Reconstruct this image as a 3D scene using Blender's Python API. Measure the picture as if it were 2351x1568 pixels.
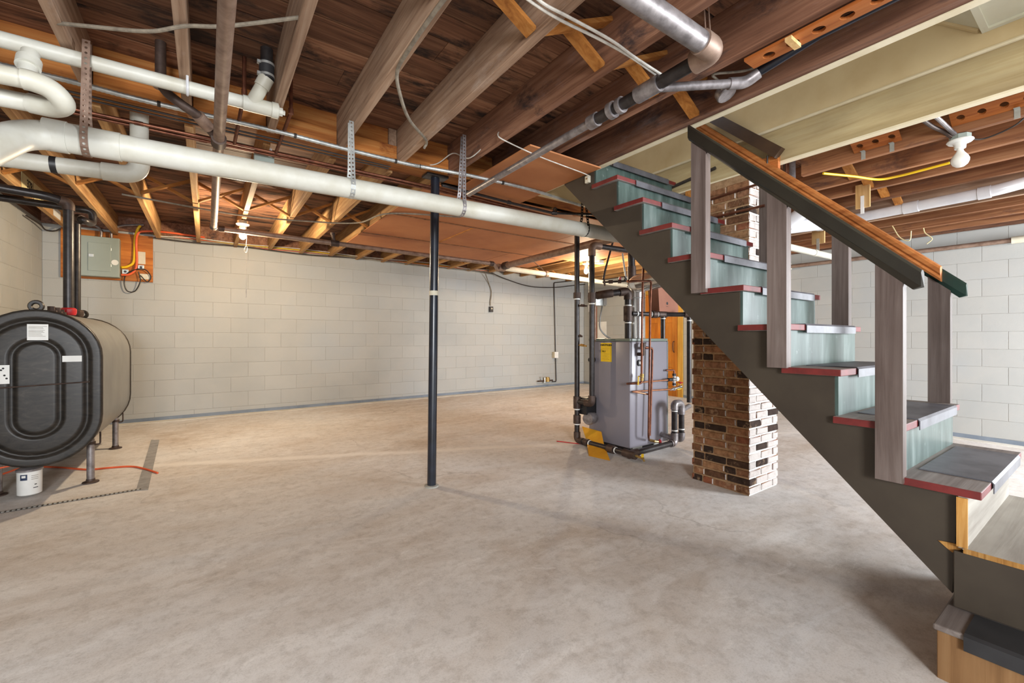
import bpy, bmesh, math, random
from mathutils import Vector as V, Matrix
random.seed(7)
SC = bpy.context.scene
C = SC.collection
for o in list(bpy.data.objects): bpy.data.objects.remove(o)

# ------------------------------------------------------------------ camera
F, CX, HZ, CAMZ = 999.0, 1175.5, 779.0, 1.24
XD, YD = (.8187, .5741), (-.5741, .8187)          # world X and Y in (right, forward) of the camera
cam = bpy.data.cameras.new('camera'); camo = bpy.data.objects.new('camera', cam); C.objects.link(camo)
cam.sensor_width = 36; cam.lens = F/2351*36; cam.shift_y = -(784-HZ)/2351; cam.clip_start = .05
camo.location = (0, 0, CAMZ)
camo.rotation_euler = (math.pi/2, 0, math.atan2(.8187, .5741)-math.pi/2)
SC.camera = camo
# ------------------------------------------------------------------ world, daylight, exposure
w = bpy.data.worlds.new('world'); SC.world = w; w.use_nodes = True
bg = w.node_tree.nodes['Background']; bg.inputs[0].default_value = (.86, .93, 1, 1); bg.inputs[1].default_value = 1.35
def area(name, loc, target, sx, sy, power, col):
    l = bpy.data.lights.new(name, 'AREA'); l.shape = 'RECTANGLE'; l.size = sx; l.size_y = sy; l.energy = power; l.color = col
    o = bpy.data.objects.new(name, l); C.objects.link(o); o.location = loc
    o.rotation_euler = (V(target)-V(loc)).to_track_quat('-Z', 'Y').to_euler(); return o
area('daylight_bulkhead_door', (6.3, -2.6, 1.55), (3.2, 2.6, .9), 1.2, 1.7, 265, (.90, .95, 1))
area('daylight_window_near', (-1.0, -3.2, 1.75), (1.2, 3.0, .9), 1.2, 1.1, 175, (.96, .98, 1))
SC.view_settings.view_transform = 'Standard'; SC.view_settings.look = 'None'
SC.view_settings.gamma = 1; SC.view_settings.use_curve_mapping = False
SC.view_settings.exposure = .72

# ------------------------------------------------------------------ measuring helpers
def ray(u, v):
    r = (u-CX)/F
    return V((XD[0]*r+XD[1], YD[0]*r+YD[1], (HZ-v)/F))
O = V((0, 0, CAMZ))
def at(u, v, X=None, Y=None, Z=None):
    """point of the room on the plane X=, Y= or Z= (or on the floor) seen in that direction"""
    d = ray(u, v)
    if X is not None: t = X/d.x
    elif Y is not None: t = Y/d.y
    elif Z is not None: t = (Z-CAMZ)/d.z
    else: t = CAMZ/(.03*d.y+.005*d.x-d.z)
    return O+d*t
def fz(x, y): return .03*y+.005*x              # the slab rises gently towards the back wall
WA, WB = V((6.948, 7.084)), V((7.383, .687))   # right wall, plan line
def wallx(y): return WA.x+(WB.x-WA.x)*(y-WA.y)/(WB.y-WA.y)
def atw(u, v, off=0):
    d = ray(u, v); n = V((WB.y-WA.y, -(WB.x-WA.x))).normalized()
    t = (n.dot(WA)+off)/(n.x*d.x+n.y*d.y); return O+d*t      # n points to -X here: off>0 stands off the wall

# ------------------------------------------------------------------ mesh builder
class MB:
    def __init__(s): s.v = []; s.f = []; s.m = []; s.cur = 0
    def add(s, vs, fs):
        b = len(s.v); s.v += [tuple(p) for p in vs]
        for q in fs: s.f.append([b+i for i in q]); s.m.append(s.cur)
        return s
    def box(s, x0, x1, y0, y1, z0, z1):
        return s.add([(x0,y0,z0),(x1,y0,z0),(x1,y1,z0),(x0,y1,z0),(x0,y0,z1),(x1,y0,z1),(x1,y1,z1),(x0,y1,z1)],
                     [(0,3,2,1),(4,5,6,7),(0,1,5,4),(1,2,6,5),(2,3,7,6),(3,0,4,7)])
    def cham(s, x0, x1, y0, y1, z0, z1, c=.004):
        b = bmesh.new(); bmesh.ops.create_cube(b, size=1)
        for v in b.verts: v.co = V((x0+(x1-x0)*(v.co.x+.5), y0+(y1-y0)*(v.co.y+.5), z0+(z1-z0)*(v.co.z+.5)))
        bmesh.ops.bevel(b, geom=b.edges[:]+b.verts[:], offset=c, segments=2, affect='EDGES', profile=.5)
        b.verts.index_update(); s.add([v.co for v in b.verts], [[v.index for v in f.verts] for f in b.faces]); b.free(); return s
    def obox(s, c, ax, h):
        c = V(c); a = [V(k).normalized()*q for k, q in zip(ax, h)]
        P = [c+a[0]*i+a[1]*j+a[2]*k for k in (-1,1) for i, j in ((-1,-1),(1,-1),(1,1),(-1,1))]
        return s.add(P, [(0,3,2,1),(4,5,6,7),(0,1,5,4),(1,2,6,5),(2,3,7,6),(3,0,4,7)])
    def bar(s, p0, p1, wd, th, up=(0,0,1)):
        p0, p1 = V(p0), V(p1); d = p1-p0; a = d.normalized(); b = a.cross(V(up)).normalized(); c = b.cross(a)
        return s.obox((p0+p1)/2, (a, b, c), (d.length/2, wd/2, th/2))
    def cyl(s, p0, p1, r, r1=None, n=16):
        return s.tube([p0, p1], [r, r if r1 is None else r1], n)
    def tube(s, path, r, n=12, caps=True):
        P = [V(p) for p in path]; R = r if isinstance(r, (list, tuple)) else [r]*len(P)
        T = []
        for i in range(len(P)):
            a = (P[i]-P[i-1]).normalized() if i else V((0,0,0)); b = (P[i+1]-P[i]).normalized() if i < len(P)-1 else V((0,0,0))
            t = a+b; T.append(t.normalized() if t.length > 1e-6 else (a if i else b))
        up = V((0,0,1)) if abs(T[0].z) < .9 else V((1,0,0))
        nrm = T[0].cross(up).normalized(); vs = []
        for i in range(len(P)):
            nrm = (nrm-T[i]*nrm.dot(T[i])).normalized(); bn = T[i].cross(nrm)
            for k in range(n):
                an = 2*math.pi*k/n; vs.append(P[i]+(nrm*math.cos(an)+bn*math.sin(an))*R[i])
        fs = [(i*n+k, i*n+(k+1)%n, (i+1)*n+(k+1)%n, (i+1)*n+k) for i in range(len(P)-1) for k in range(n)]
        if caps: fs += [tuple(range(n))[::-1], tuple(range((len(P)-1)*n, len(P)*n))]
        return s.add(vs, fs)
    def lathe(s, o, ax, prof, n=24):
        o, a = V(o), V(ax).normalized(); return s.tube([o+a*h for r, h in prof], [max(r, 1e-4) for r, h in prof], n) if 0 else s._lathe(o, a, prof, n)
    def _lathe(s, o, a, prof, n):
        u = a.cross(V((0,0,1)) if abs(a.z) < .9 else V((1,0,0))).normalized(); w_ = a.cross(u); vs = []
        for r, h in prof:
            for k in range(n):
                an = 2*math.pi*k/n; vs.append(o+a*h+(u*math.cos(an)+w_*math.sin(an))*max(r, 1e-4))
        m = len(prof)
        return s.add(vs, [(i*n+k, i*n+(k+1)%n, (i+1)*n+(k+1)%n, (i+1)*n+k) for i in range(m-1) for k in range(n)]+[tuple(range(n))[::-1], tuple(range((m-1)*n, m*n))])
    def prism(s, poly, d):
        n = len(poly); d = V(d); A = [V(p) for p in poly]
        return s.add(A+[p+d for p in A], [tuple(range(n))[::-1], tuple(range(n, 2*n))]+[(i, (i+1)%n, n+(i+1)%n, n+i) for i in range(n)])
    def torus(s, c, ax, R, r, n=20, m=8):
        c, a = V(c), V(ax).normalized(); u = a.cross(V((0,0,1)) if abs(a.z) < .9 else V((1,0,0))).normalized(); w_ = a.cross(u); vs = []
        for i in range(n):
            e = u*math.cos(2*math.pi*i/n)+w_*math.sin(2*math.pi*i/n)
            for k in range(m):
                q = 2*math.pi*k/m; vs.append(c+e*(R+r*math.cos(q))+a*r*math.sin(q))
        return s.add(vs, [(i*m+k, ((i+1)%n)*m+k, ((i+1)%n)*m+(k+1)%m, i*m+(k+1)%m) for i in range(n) for k in range(m)])
    def mesh(s, name, mats, smooth=35):
        me = bpy.data.meshes.new(name); me.from_pydata(s.v, [], s.f)
        for q in (mats if isinstance(mats, (list, tuple)) else [mats]): me.materials.append(q)
        b = bmesh.new(); b.from_mesh(me); b.faces.ensure_lookup_table()
        for f, k in zip(b.faces, s.m): f.material_index = k
        bmesh.ops.recalc_face_normals(b, faces=b.faces); b.to_mesh(me); b.free()
        if smooth:
            me.shade_smooth()
            me.set_sharp_from_angle(angle=math.radians(smooth))
        return me
def smoothpath(P, rad, seg=6):
    P = [V(p) for p in P]; out = [P[0]]
    for i in range(1, len(P)-1):
        a, b = P[i-1]-P[i], P[i+1]-P[i]; r = min(rad, a.length*.49, b.length*.49)
        p, q = P[i]+a.normalized()*r, P[i]+b.normalized()*r
        for k in range(seg+1):
            t = k/seg; out.append(p*(1-t)**2+P[i]*2*t*(1-t)+q*t*t)
    return out+[P[-1]]
def spline(P, n=8):
    P = [V(p) for p in P]; Q = [P[0]*2-P[1]]+P+[P[-1]*2-P[-2]]; out = []
    for i in range(1, len(Q)-2):
        a, b, c, d = Q[i-1:i+3]
        for k in range(n):
            t = k/n; out.append(.5*((2*b)+(c-a)*t+(2*a-5*b+4*c-d)*t*t+(3*b-a-3*c+d)*t**3))
    return out+[P[-1]]
def put(name, me, parent=None, loc=None):
    o = bpy.data.objects.new(name, me); C.objects.link(o)
    if parent is not None:
        o.parent = parent; o.matrix_parent_inverse = Matrix.Translation(-origin(parent))
    if loc is not None: o.location = loc
    return o
def origin(o):
    p = V(o.location)
    return p
def part(name, mb, m, parent, smooth=35): return put(name, mb.mesh(name, m, smooth), parent)
def tag(o, label, cat, group=None):
    o['label'] = label; o['category'] = cat
    if group: o['group'] = group
    return o
def thing(name, label, cat, loc, group=None):
    o = bpy.data.objects.new(name, None); C.objects.link(o); o.location = loc; o.empty_display_size = .1
    return tag(o, label, cat, group)
def solo(name, mb, m, label, cat, group=None, smooth=35): return tag(put(name, mb.mesh(name, m, smooth)), label, cat, group)
def struct(name, mb, m, smooth=0):
    o = put(name, mb.mesh(name, m, smooth)); o['kind'] = 'structure'; return o

# ------------------------------------------------------------------ materials
def lin(c): return tuple((x/255/12.92 if x/255 <= .04045 else ((x/255+.055)/1.055)**2.4) for x in c)+(1,)
class N:
    def __init__(s, name):
        s.m = bpy.data.materials.new(name); s.m.use_nodes = True; s.t = s.m.node_tree; s.b = s.t.nodes['Principled BSDF']
    def n(s, typ, **kw):
        q = s.t.nodes.new(typ)
        for k, v in kw.items():
            if k.startswith('_'): setattr(q, k[1:], v)
            else: q.inputs[k.replace('__', ' ')].default_value = v
        return q
    def l(s, a, b): s.t.links.new(a, b); return s
    def pos(s, sc=(1,1,1), rnd=0):
        g = s.n('ShaderNodeNewGeometry').outputs['Position']
        if rnd:
            oi = s.n('ShaderNodeObjectInfo'); vm = s.n('ShaderNodeVectorMath', _operation='SCALE'); cb = s.n('ShaderNodeCombineXYZ')
            for i in range(3): s.l(oi.outputs['Random'], cb.inputs[i])
            s.l(cb.outputs[0], vm.inputs[0]); vm.inputs['Scale'].default_value = rnd*17.3
            ad = s.n('ShaderNodeVectorMath', _operation='ADD'); s.l(g, ad.inputs[0]); s.l(vm.outputs[0], ad.inputs[1]); g = ad.outputs[0]
        mp = s.n('ShaderNodeMapping'); mp.inputs['Scale'].default_value = sc; s.l(g, mp.inputs['Vector']); return mp.outputs[0]
    def noise(s, vec, scale, detail=4, rough=.55, dist=0):
        q = s.n('ShaderNodeTexNoise', Scale=scale, Detail=detail, Roughness=rough, Distortion=dist); s.l(vec, q.inputs['Vector']); return q.outputs['Fac']
    def ramp(s, fac, stops):
        q = s.n('ShaderNodeValToRGB'); e = q.color_ramp.elements
        while len(e) < len(stops): e.new(.5)
        for el, (p, c) in zip(e, stops): el.position = p; el.color = c if len(c) == 4 else lin(c)
        s.l(fac, q.inputs[0]); return q.outputs[0]
    def mix(s, fac, a, b, mode='MIX'):
        q = s.n('ShaderNodeMix', _data_type='RGBA', _blend_type=mode)
        for v, i in ((fac, 0), (a, 6), (b, 7)):
            if isinstance(v, (int, float)): q.inputs[i].default_value = v
            elif isinstance(v, tuple): q.inputs[i].default_value = v if len(v) == 4 else lin(v)
            else: s.l(v, q.inputs[i])
        return q.outputs[2]
    def math(s, op, a, b=0, c=0):
        q = s.n('ShaderNodeMath', _operation=op)
        for i, v in enumerate((a, b, c)):
            if isinstance(v, (int, float)): q.inputs[i].default_value = v
            else: s.l(v, q.inputs[i])
        return q.outputs[0]
    def bump(s, h, strength=.3, dist=.01):
        q = s.n('ShaderNodeBump', Strength=strength, Distance=dist); s.l(h, q.inputs['Height']); s.l(q.outputs[0], s.b.inputs['Normal'])
    def done(s, col, rough=.6, metal=0, spec=.5):
        if isinstance(col, tuple): s.b.inputs['Base Color'].default_value = col if len(col) == 4 else lin(col)
        else: s.l(col, s.b.inputs['Base Color'])
        if isinstance(rough, (int, float)): s.b.inputs['Roughness'].default_value = rough
        else: s.l(rough, s.b.inputs['Roughness'])
        s.b.inputs['Metallic'].default_value = metal; s.b.inputs['Specular IOR Level'].default_value = spec; return s.m
BLK, WHT, MID = (0,0,0,1), (1,1,1,1), (.5,.5,.5,1)
def plain(name, c, c2=None, rough=.5, metal=0, sc=6, spec=.5, bump=0, stretch=(1,1,1)):
    q = N(name); p = q.pos(stretch); f = q.noise(p, sc, 5, .6)
    if c2 is None: c2 = tuple(x*.78 for x in c)
    col = q.ramp(f, [(.32, c2), (.62, c)])
    if bump: q.bump(q.noise(p, sc*9, 3), bump, .004)
    return q.done(col, rough, metal, spec)
def wood(name, dark, mid, light, axis='Y', rough=.75, stain=None, patch=None, scale=1.0, rnd=1, vr=205, st=.56):
    """old sawn timber; grain runs along axis; stain = dark blotches, patch = pale chalky blotches"""
    q = N(name); a = 'XYZ'.index(axis); sc = [30*scale]*3; sc[a] = 1.3*scale
    p = q.pos(tuple(sc), rnd); pw = q.pos(tuple(2.2 if i != a else .8 for i in range(3)), rnd)
    g = q.noise(p, 1, 7, .65, .6); big = q.noise(pw, 1.5, 4)
    col = q.ramp(g, [(.28, dark), (.5, mid), (.72, light)])
    oi = q.n('ShaderNodeObjectInfo').outputs['Random']
    col = q.mix(.8, col, q.ramp(oi, [(0, (vr,vr,vr)), (1, (255,255,255))]), 'MULTIPLY')
    col = q.mix(.7, col, q.ramp(big, [(.3, (165,155,150)), (.65, (255,255,255))]), 'MULTIPLY')
    if stain: col = q.mix(q.ramp(q.noise(pw, 2.6, 6, .7, .4), [(st, BLK), (st+.12, WHT)]), col, stain)
    if patch: col = q.mix(q.ramp(q.noise(pw, 3.1, 7, .75), [(.55, BLK), (.75, (150,150,150))]), col, patch)
    q.bump(g, .35, .004)
    return q.done(col, rough, 0, .3)
M = {}
M['joist'] = wood('old joist wood', (132,102,82), (184,152,126), (212,184,158), patch=(206,198,190))
M['joist_dark'] = wood('dark joist wood', (98,64,48), (144,102,79), (172,130,104), patch=(156,148,150), stain=(64,50,48))
M['joist_far'] = wood('pine joist wood', (146,98,58), (192,146,94), (220,182,128))
M['joist_red'] = wood('reddish joist wood', (122,76,50), (164,112,76), (190,142,102), stain=(100,72,60))
M['board'] = wood('old subfloor board', (84,54,40), (146,102,76), (184,140,108), axis='X', stain=(46,35,31), vr=165, st=.50)
M['girder'] = wood('orange pine beam', (146,80,34), (196,122,56), (222,158,90), axis='X', stain=(112,54,24))
M['brace'] = wood('orange pine bracing', (152,92,36), (200,132,62), (222,160,88), axis='X')
M['pine'] = wood('new pale pine', (190,148,90), (214,174,116), (232,198,146), axis='Z')
M['rack'] = wood('varnished orange rack', (150,78,34), (192,112,54), (214,140,76), rough=.5)
M['hardboard'] = plain('brown hardboard', (184,122,78), (164,102,62), .65, sc=1.6, spec=.25)
M['cream'] = plain('cream plaster paint', (208,188,148), (190,166,124), .6, sc=2.4, bump=.1)
M['cream_wood'] = wood('cream painted wood', (186,164,118), (204,183,138), (214,197,154), rough=.6, rnd=0)
M['cream_edge'] = plain('pale cream edge paint', (222,210,182), (208,194,162), .6)
M['white_ceiling'] = plain('off white soffit paint', (214,212,194), (204,200,180), .7, sc=3)
M['pvc'] = plain('ivory white pvc', (198,197,187), (182,178,162), .45, sc=5)
M['pvc_new'] = plain('bright white pvc', (206,206,208), (192,192,196), .3, sc=5)
M['iron'] = plain('brown cast iron', (150,126,110), (116,92,78), .5, .3, sc=14)
M['iron_dark'] = plain('black iron pipe', (58,53,52), (38,34,34), .36, .3, sc=20)
M['iron_fit'] = plain('dull brown iron fitting', (84,68,60), (58,44,38), .55, .35, sc=20)
M['galv'] = plain('galvanised steel', (196,198,194), (164,166,164), .4, .6, sc=18)
M['gas'] = plain('grey steel pipe', (156,150,150), (112,106,106), .4, .5, sc=20)
M['flue'] = plain('shiny flue metal', (226,226,224), (206,206,204), .2, .8, sc=6)
M['copper'] = plain('tarnished copper', (128,80,58), (90,52,40), .42, .7, sc=22)
M['copper_new'] = plain('bright copper', (206,150,116), (184,124,94), .3, .85, sc=22)
M['brass'] = plain('brass', (196,166,104), (150,118,66), .35, .8, sc=20)
M['chrome'] = plain('chrome', (220,220,220), (196,196,196), .18, .95)
M['red'] = plain('red paint', (190,34,40), (168,24,32), .4)
M['yellow'] = plain('yellow plastic', (236,196,30), (220,176,16), .45)
M['yellow_tray'] = plain('yellow sheet', (226,166,38), (206,142,24), .55, sc=4)
M['orange_cable'] = plain('orange cable', (232,104,60), (212,86,44), .5)
M['black'] = plain('black plastic', (30,30,32), (20,20,22), .45)
M['rubber'] = plain('black rubber', (44,44,46), (30,30,32), .6)
M['wire'] = plain('grey cloth cable', (136,126,110), (104,94,82), .8, sc=30)
M['wire_white'] = plain('white cable', (206,202,192), (176,170,160), .55, sc=20)
M['wire_dark'] = plain('dark cable', (54,46,40), (36,30,28), .6, sc=20)
M['paper'] = plain('paper label', (234,234,230), (222,222,218), .7)
M['ink'] = plain('black ink', (30,28,30), (26,24,26), .7)
M['tape'] = plain('masking tape', (212,206,186), (196,188,166), .7)
M['porcelain'] = plain('white porcelain', (236,236,230), (226,226,220), .2)
M['post_black'] = plain('gloss black post paint', (30,36,48), (20,22,28), .28, sc=9, spec=.6)
M['panel_grey'] = plain('grey green panel paint', (148,158,150), (142,152,144), .45, sc=3)
M['plywood'] = wood('orange stained plywood', (158,84,26), (204,122,48), (224,148,70), axis='X', rough=.6, rnd=0)
M['ply_raw'] = wood('weathered raw plywood', (158,150,138), (184,178,166), (204,198,186), axis='X', rough=.8, rnd=0, scale=.5)
M['ply_edge'] = wood('plywood edge', (150,98,40), (204,150,78), (226,180,110), axis='Z', rnd=0, scale=2)
M['box_wood'] = wood('brown box plywood', (132,96,58), (170,128,84), (192,152,106), axis='Z', rnd=0, scale=.5)
M['tread_wood'] = wood('worn grey tread', (134,122,116), (162,152,146), (184,176,170), axis='X', rough=.6, rnd=0)
M['brown_paint'] = plain('dark olive brown paint', (66,58,48), (56,48,40), .5, sc=3, spec=.4)
M['post_paint'] = wood('brown grey post paint', (100,86,80), (124,110,104), (142,130,124), axis='Z', rough=.38, rnd=0)
M['red_edge'] = plain('dull red nosing paint', (114,36,33), (92,28,26), .55, sc=14)
M['rail_green'] = plain('dark green rail paint', (38,66,56), (32,42,38), .3, sc=4)
M['rail_dark'] = plain('dark rail paint', (46,43,36), (36,33,28), .3, sc=4)
M['rail_orange'] = wood('varnished orange rail', (156,88,44), (196,122,66), (216,146,86), axis='Y', rough=.35, rnd=0)
M['rail_brown'] = plain('dark brown rail varnish', (70,48,32), (56,36,24), .35)
M['door'] = wood('knotty orange pine door', (176,94,24), (216,134,40), (232,158,62), axis='Z', rough=.45, stain=(190,98,24), rnd=0, scale=.5)
M['casing'] = wood('yellow pine casing', (206,148,52), (226,172,72), (236,188,92), axis='Z', rough=.5, rnd=0)
M['cardboard'] = plain('brown box board', (150,98,74), (136,84,62), .7, sc=3)
M['boiler'] = plain('grey boiler enamel', (132,128,136), (126,122,130), .32, sc=2, spec=.5)
M['boiler_top'] = plain('grey green boiler rim', (112,122,112), (104,114,104), .4)
M['concrete_block'] = plain('grey concrete block', (170,168,160), (140,138,130), .9, sc=12)
M['plate'] = plain('aged cream number plate', (226,212,164), (206,188,134), .5, sc=8)
M['seal'] = plain('white floor paint', (214,210,200), (196,190,178), .8, sc=5)
M['blue_seal'] = plain('blue grey base paint', (124,134,146), (104,114,126), .7, sc=4)
M['grey_patch'] = plain('grey mortar patch', (150,148,146), (128,126,124), .9, sc=14)
M['drain'] = plain('dark drain metal', (96,90,84), (72,66,62), .6, .3)
M['tank_side'] = plain('grey tank shell', (128,127,122), (106,105,101), .36, .15, sc=2, spec=.5)
q = N('dusty black tank end'); p = q.pos((1,1,1)); f = q.noise(q.pos((3,3,9)), 2.2, 6, .65, 2.2)
M['tank_face'] = q.done(q.ramp(f, [(.35, (30,27,24)), (.6, (50,45,40)), (.8, (78,71,64))]), .42, 0, .4)
# green riser paint, scuffed
q = N('blue green riser paint'); p = q.pos((14,14,2.2)); f = q.noise(p, 1, 6, .6); f2 = q.noise(q.pos(), 26, 4)
col = q.ramp(f, [(.3, (46,64,58)), (.55, (78,95,90)), (.75, (114,127,123))])
col = q.mix(q.ramp(f2, [(.66, BLK), (.74, (130,130,130))]), col, (176,186,180))
M['riser'] = q.done(col, .36, 0, .5)
# ribbed tread mat
q = N('ribbed rubber tread mat'); p = q.pos(); wv = q.n('ShaderNodeTexWave', Scale=55.0, Distortion=0.0, _bands_direction='X'); q.l(p, wv.inputs['Vector'])
col = q.ramp(q.noise(p, 7, 5), [(.3, (66,66,72)), (.65, (106,106,112))]); q.bump(wv.outputs['Fac'], .25, .003)
M['mat'] = q.done(col, .42, 0, .5)
# block paint
q = N('painted concrete block'); p = q.pos(); f = q.noise(p, 1.1, 5); f2 = q.noise(p, 34, 5, .7)
col = q.ramp(f, [(.3, (164,166,164)), (.5, (173,173,169)), (.7, (168,171,171))])
col = q.mix(q.ramp(f2, [(.30, (120,120,120)), (.36, BLK)]), col, (150,146,136))
oi = q.n('ShaderNodeObjectInfo').outputs['Random']
col = q.mix(.6, col, q.ramp(oi, [(0, (246,246,246)), (1, (255,255,255))]), 'MULTIPLY')
q.bump(q.noise(p, 90, 4), .18, .004); M['block'] = q.done(col, .7, 0, .3)
q = N('painted block joint'); p = q.pos(); M['joint'] = q.done(q.ramp(q.noise(p, 20, 4), [(.35, (154,153,148)), (.6, (168,167,162))]), .8, 0, .2)
# floor
q = N('stained concrete floor'); p = q.pos()
big = q.noise(q.pos((.55,.9,1)), 1.0, 6, .62, .5); med = q.noise(q.pos((1.2,3.0,1)), 1.5, 9, .68, .9); fine = q.noise(p, 150, 5, .7); grit = q.noise(p, 16, 9, .78)
col = q.ramp(big, [(.30, (184,170,156)), (.46, (202,195,188)), (.62, (208,206,204))])
col = q.mix(q.ramp(med, [(.46, BLK), (.58, (150,150,150)), (.74, (205,205,205))]), col, (226,223,219))
col = q.mix(q.ramp(q.noise(q.pos((.8,1.7,1)), 1.7, 8, .72, .8), [(.52, BLK), (.68, (150,150,150))]), col, (166,148,130))
col = q.mix(q.ramp(q.noise(q.pos((1.6,1.9,2)), 1.9, 9, .78, .4), [(.56, BLK), (.72, (130,130,130))]), col, (146,138,133))
col = q.mix(q.ramp(q.noise(q.pos((1.1,2.4,1)), 2.6, 9, .74, 1.0), [(.60, BLK), (.66, (170,170,170)), (.72, (110,110,110))]), col, (232,228,222))
col = q.mix(.75, col, q.ramp(grit, [(.30, (214,210,206)), (.52, (255,255,255))]), 'MULTIPLY')
col = q.mix(.4, col, q.ramp(fine, [(.3, (200,196,192)), (.5, (255,255,255))]), 'MULTIPLY')
vo = q.n('ShaderNodeTexVoronoi', Scale=.42, _feature='DISTANCE_TO_EDGE'); dv = q.n('ShaderNodeVectorMath', _operation='ADD')
nz = q.n('ShaderNodeTexNoise', Scale=1.7, Detail=6.0); q.l(p, nz.inputs['Vector']); q.l(p, dv.inputs[0]); q.l(nz.outputs['Color'], dv.inputs[1]); q.l(dv.outputs[0], vo.inputs['Vector'])
crack = q.ramp(vo.outputs['Distance'], [(0, WHT), (.006, BLK)])
crack = q.math('MULTIPLY', crack, q.ramp(q.noise(p, .9, 2), [(.5, BLK), (.62, (150,150,150))]))
col = q.mix(crack, col, (104,92,82))
# pale trowelled ridge that crosses the slab
sx = q.n('ShaderNodeSeparateXYZ'); q.l(p, sx.inputs[0])
ln = q.math('ADD', sx.outputs['Y'], q.math('MULTIPLY', sx.outputs['X'], .40)); ln = q.math('ADD', ln, q.math('MULTIPLY', q.noise(p, 1.4, 4), .14))
ln = q.math('ABSOLUTE', q.math('SUBTRACT', ln, 4.81))
col = q.mix(q.ramp(ln, [(.015, (200,200,200)), (.085, BLK)]), col, (228,224,218))
q.bump(q.math('ADD', q.math('MULTIPLY', grit, .6), med), .05, .005)
M['floor'] = q.done(col, .86, 0, .2)
# brick: random red, brown and black clinkers; the side facing the stairs' foot is whitewashed, with its daylight painted in too
def brickmat(name, mortar):
    q = N(name); p = q.pos(); oi = q.n('ShaderNodeObjectInfo').outputs['Random']
    if mortar: col = q.ramp(q.noise(p, 18, 6, .7), [(.3, (122,94,68)), (.6, (164,132,100))])
    else:
        col = q.ramp(oi, [(0, (64,48,40)), (.16, (54,42,36)), (.28, (118,82,58)), (.5, (148,104,74)), (.7, (160,122,88)), (.86, (138,82,58)), (1, (152,116,88))])
        col = q.mix(.85, col, q.ramp(q.noise(p, 22, 6, .7), [(.3, (150,140,132)), (.6, (255,255,255))]), 'MULTIPLY')
        col = q.mix(q.ramp(q.noise(p, 13, 6, .7), [(.56, BLK), (.66, (190,190,190))]), col, (172,142,112))
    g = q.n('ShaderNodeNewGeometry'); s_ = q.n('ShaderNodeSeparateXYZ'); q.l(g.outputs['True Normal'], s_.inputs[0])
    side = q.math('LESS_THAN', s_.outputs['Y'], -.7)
    if mortar: wash_and_light = side
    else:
        keep = q.ramp(oi, [(.17, (30,30,30)), (.19, (246,246,246))]); wash_and_light = q.math('MULTIPLY', side, q.math('MULTIPLY', keep, q.ramp(q.noise(p, 11, 5, .7), [(.3, (225,225,225)), (.5, WHT)])))
    col = q.mix(wash_and_light, col, (216,212,206) if mortar else (204,197,192))
    q.bump(q.noise(p, 45, 5, .7), .6, .01)
    return q.done(col, .9, 0, .2)
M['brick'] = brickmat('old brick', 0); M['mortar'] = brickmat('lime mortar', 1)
def glow(name, col, strength):
    q = N(name); q.b.inputs['Emission Color'].default_value = col; q.b.inputs['Emission Strength'].default_value = strength; return q.done((255,240,220), .3)
M['bulb_on'] = glow('lit bulb glass', (1, .83, .58, 1), 45)
M['bulb_off'] = plain('white bulb glass', (240,238,230), (234,232,224), .25)

# ================================================================== THE SETTING
ZJ, ZB = 2.50, 2.735                      # joist underside, board underside
mb = MB(); g = [(-2.0,-3.4),(8.2,-3.4),(8.2,7.6),(-2.0,7.6)]
mb.prism([(x, y, fz(x,y)-.15) for x, y in g], (0,0,.15)); struct('floor', mb, M['floor'])
# --- walls: core with recessed joints, painted blocks standing proud
BW, BH = .4064, .2032
def block_mesh(wd, ht, name):
    d = .0022; mb = MB(); a, b = wd/2-.0014, ht/2-.0014
    mb.add([(-a,.02,-b),(a,.02,-b),(a,.02,b),(-a,.02,b),(-a,.002,-b),(a,.002,-b),(a,.002,b),(-a,.002,b),
            (-a+d,-.0009,-b+d),(a-d,-.0009,-b+d),(a-d,-.0009,b-d),(-a+d,-.0009,b-d)],
           [(0,3,2,1),(8,9,10,11)]+[(i,(i+1)%4,4+(i+1)%4,4+i) for i in range(4)]+[(4+i,4+(i+1)%4,8+(i+1)%4,8+i) for i in range(4)])
    return mb.mesh(name, M['block'], 0)
bm_cache = {}
def wall_blocks(parent, p0, p1, zlo, zhi, phase, zref=2.346):
    """p0..p1 plan line with the room on its right-hand side"""
    L = (V(p1)-V(p0)).length; d = (V(p1)-V(p0)).normalized(); rot = math.atan2(d.y, d.x)
    k0 = int(math.floor((zlo-zref)/BH))
    for k in range(k0, k0+14):
        z0, z1 = zref+k*BH, zref+(k+1)*BH
        z0c, z1c = max(z0, zlo), min(z1, zhi)
        if z1c-z0c < .02: continue
        s = (phase+(k % 2)*BW/2) % BW-BW
        while s < L:
            a, b = max(s, 0), min(s+BW, L); s += BW
            if b-a < .04: continue
            key = (round(b-a, 2), round(z1c-z0c, 2))
            if key not in bm_cache: bm_cache[key] = block_mesh(b-a, z1c-z0c, 'block')
            c = V(p0)+d*(a+b)/2
            o = put('block', bm_cache[key], parent); o.location = (c.x, c.y, (z0c+z1c)/2); o.rotation_euler = (0, 0, rot)
YW, XL = 7.09, -1.53
mb = MB().box(XL-.2, 7.4, YW+.002, YW+.22, -.1, 2.56); wb = struct('wall_back', mb, M['joint'])
wall_blocks(wb, (XL, YW), (6.95, YW), .18, 2.555, (-.1375-XL) % BW+BW*.5)
mb = MB().box(XL-.2, XL-.002, -2.6, YW+.2, -.1, 2.57); wl = struct('wall_left', mb, M['joint'])
wall_blocks(wl, (XL, 5.0), (XL, YW), .1, 2.565, .1)
n2 = V((WB.y-WA.y, -(WB.x-WA.x))).normalized()
e0, e1 = WA.copy(), WA+(WB-WA).normalized()*10.0
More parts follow.
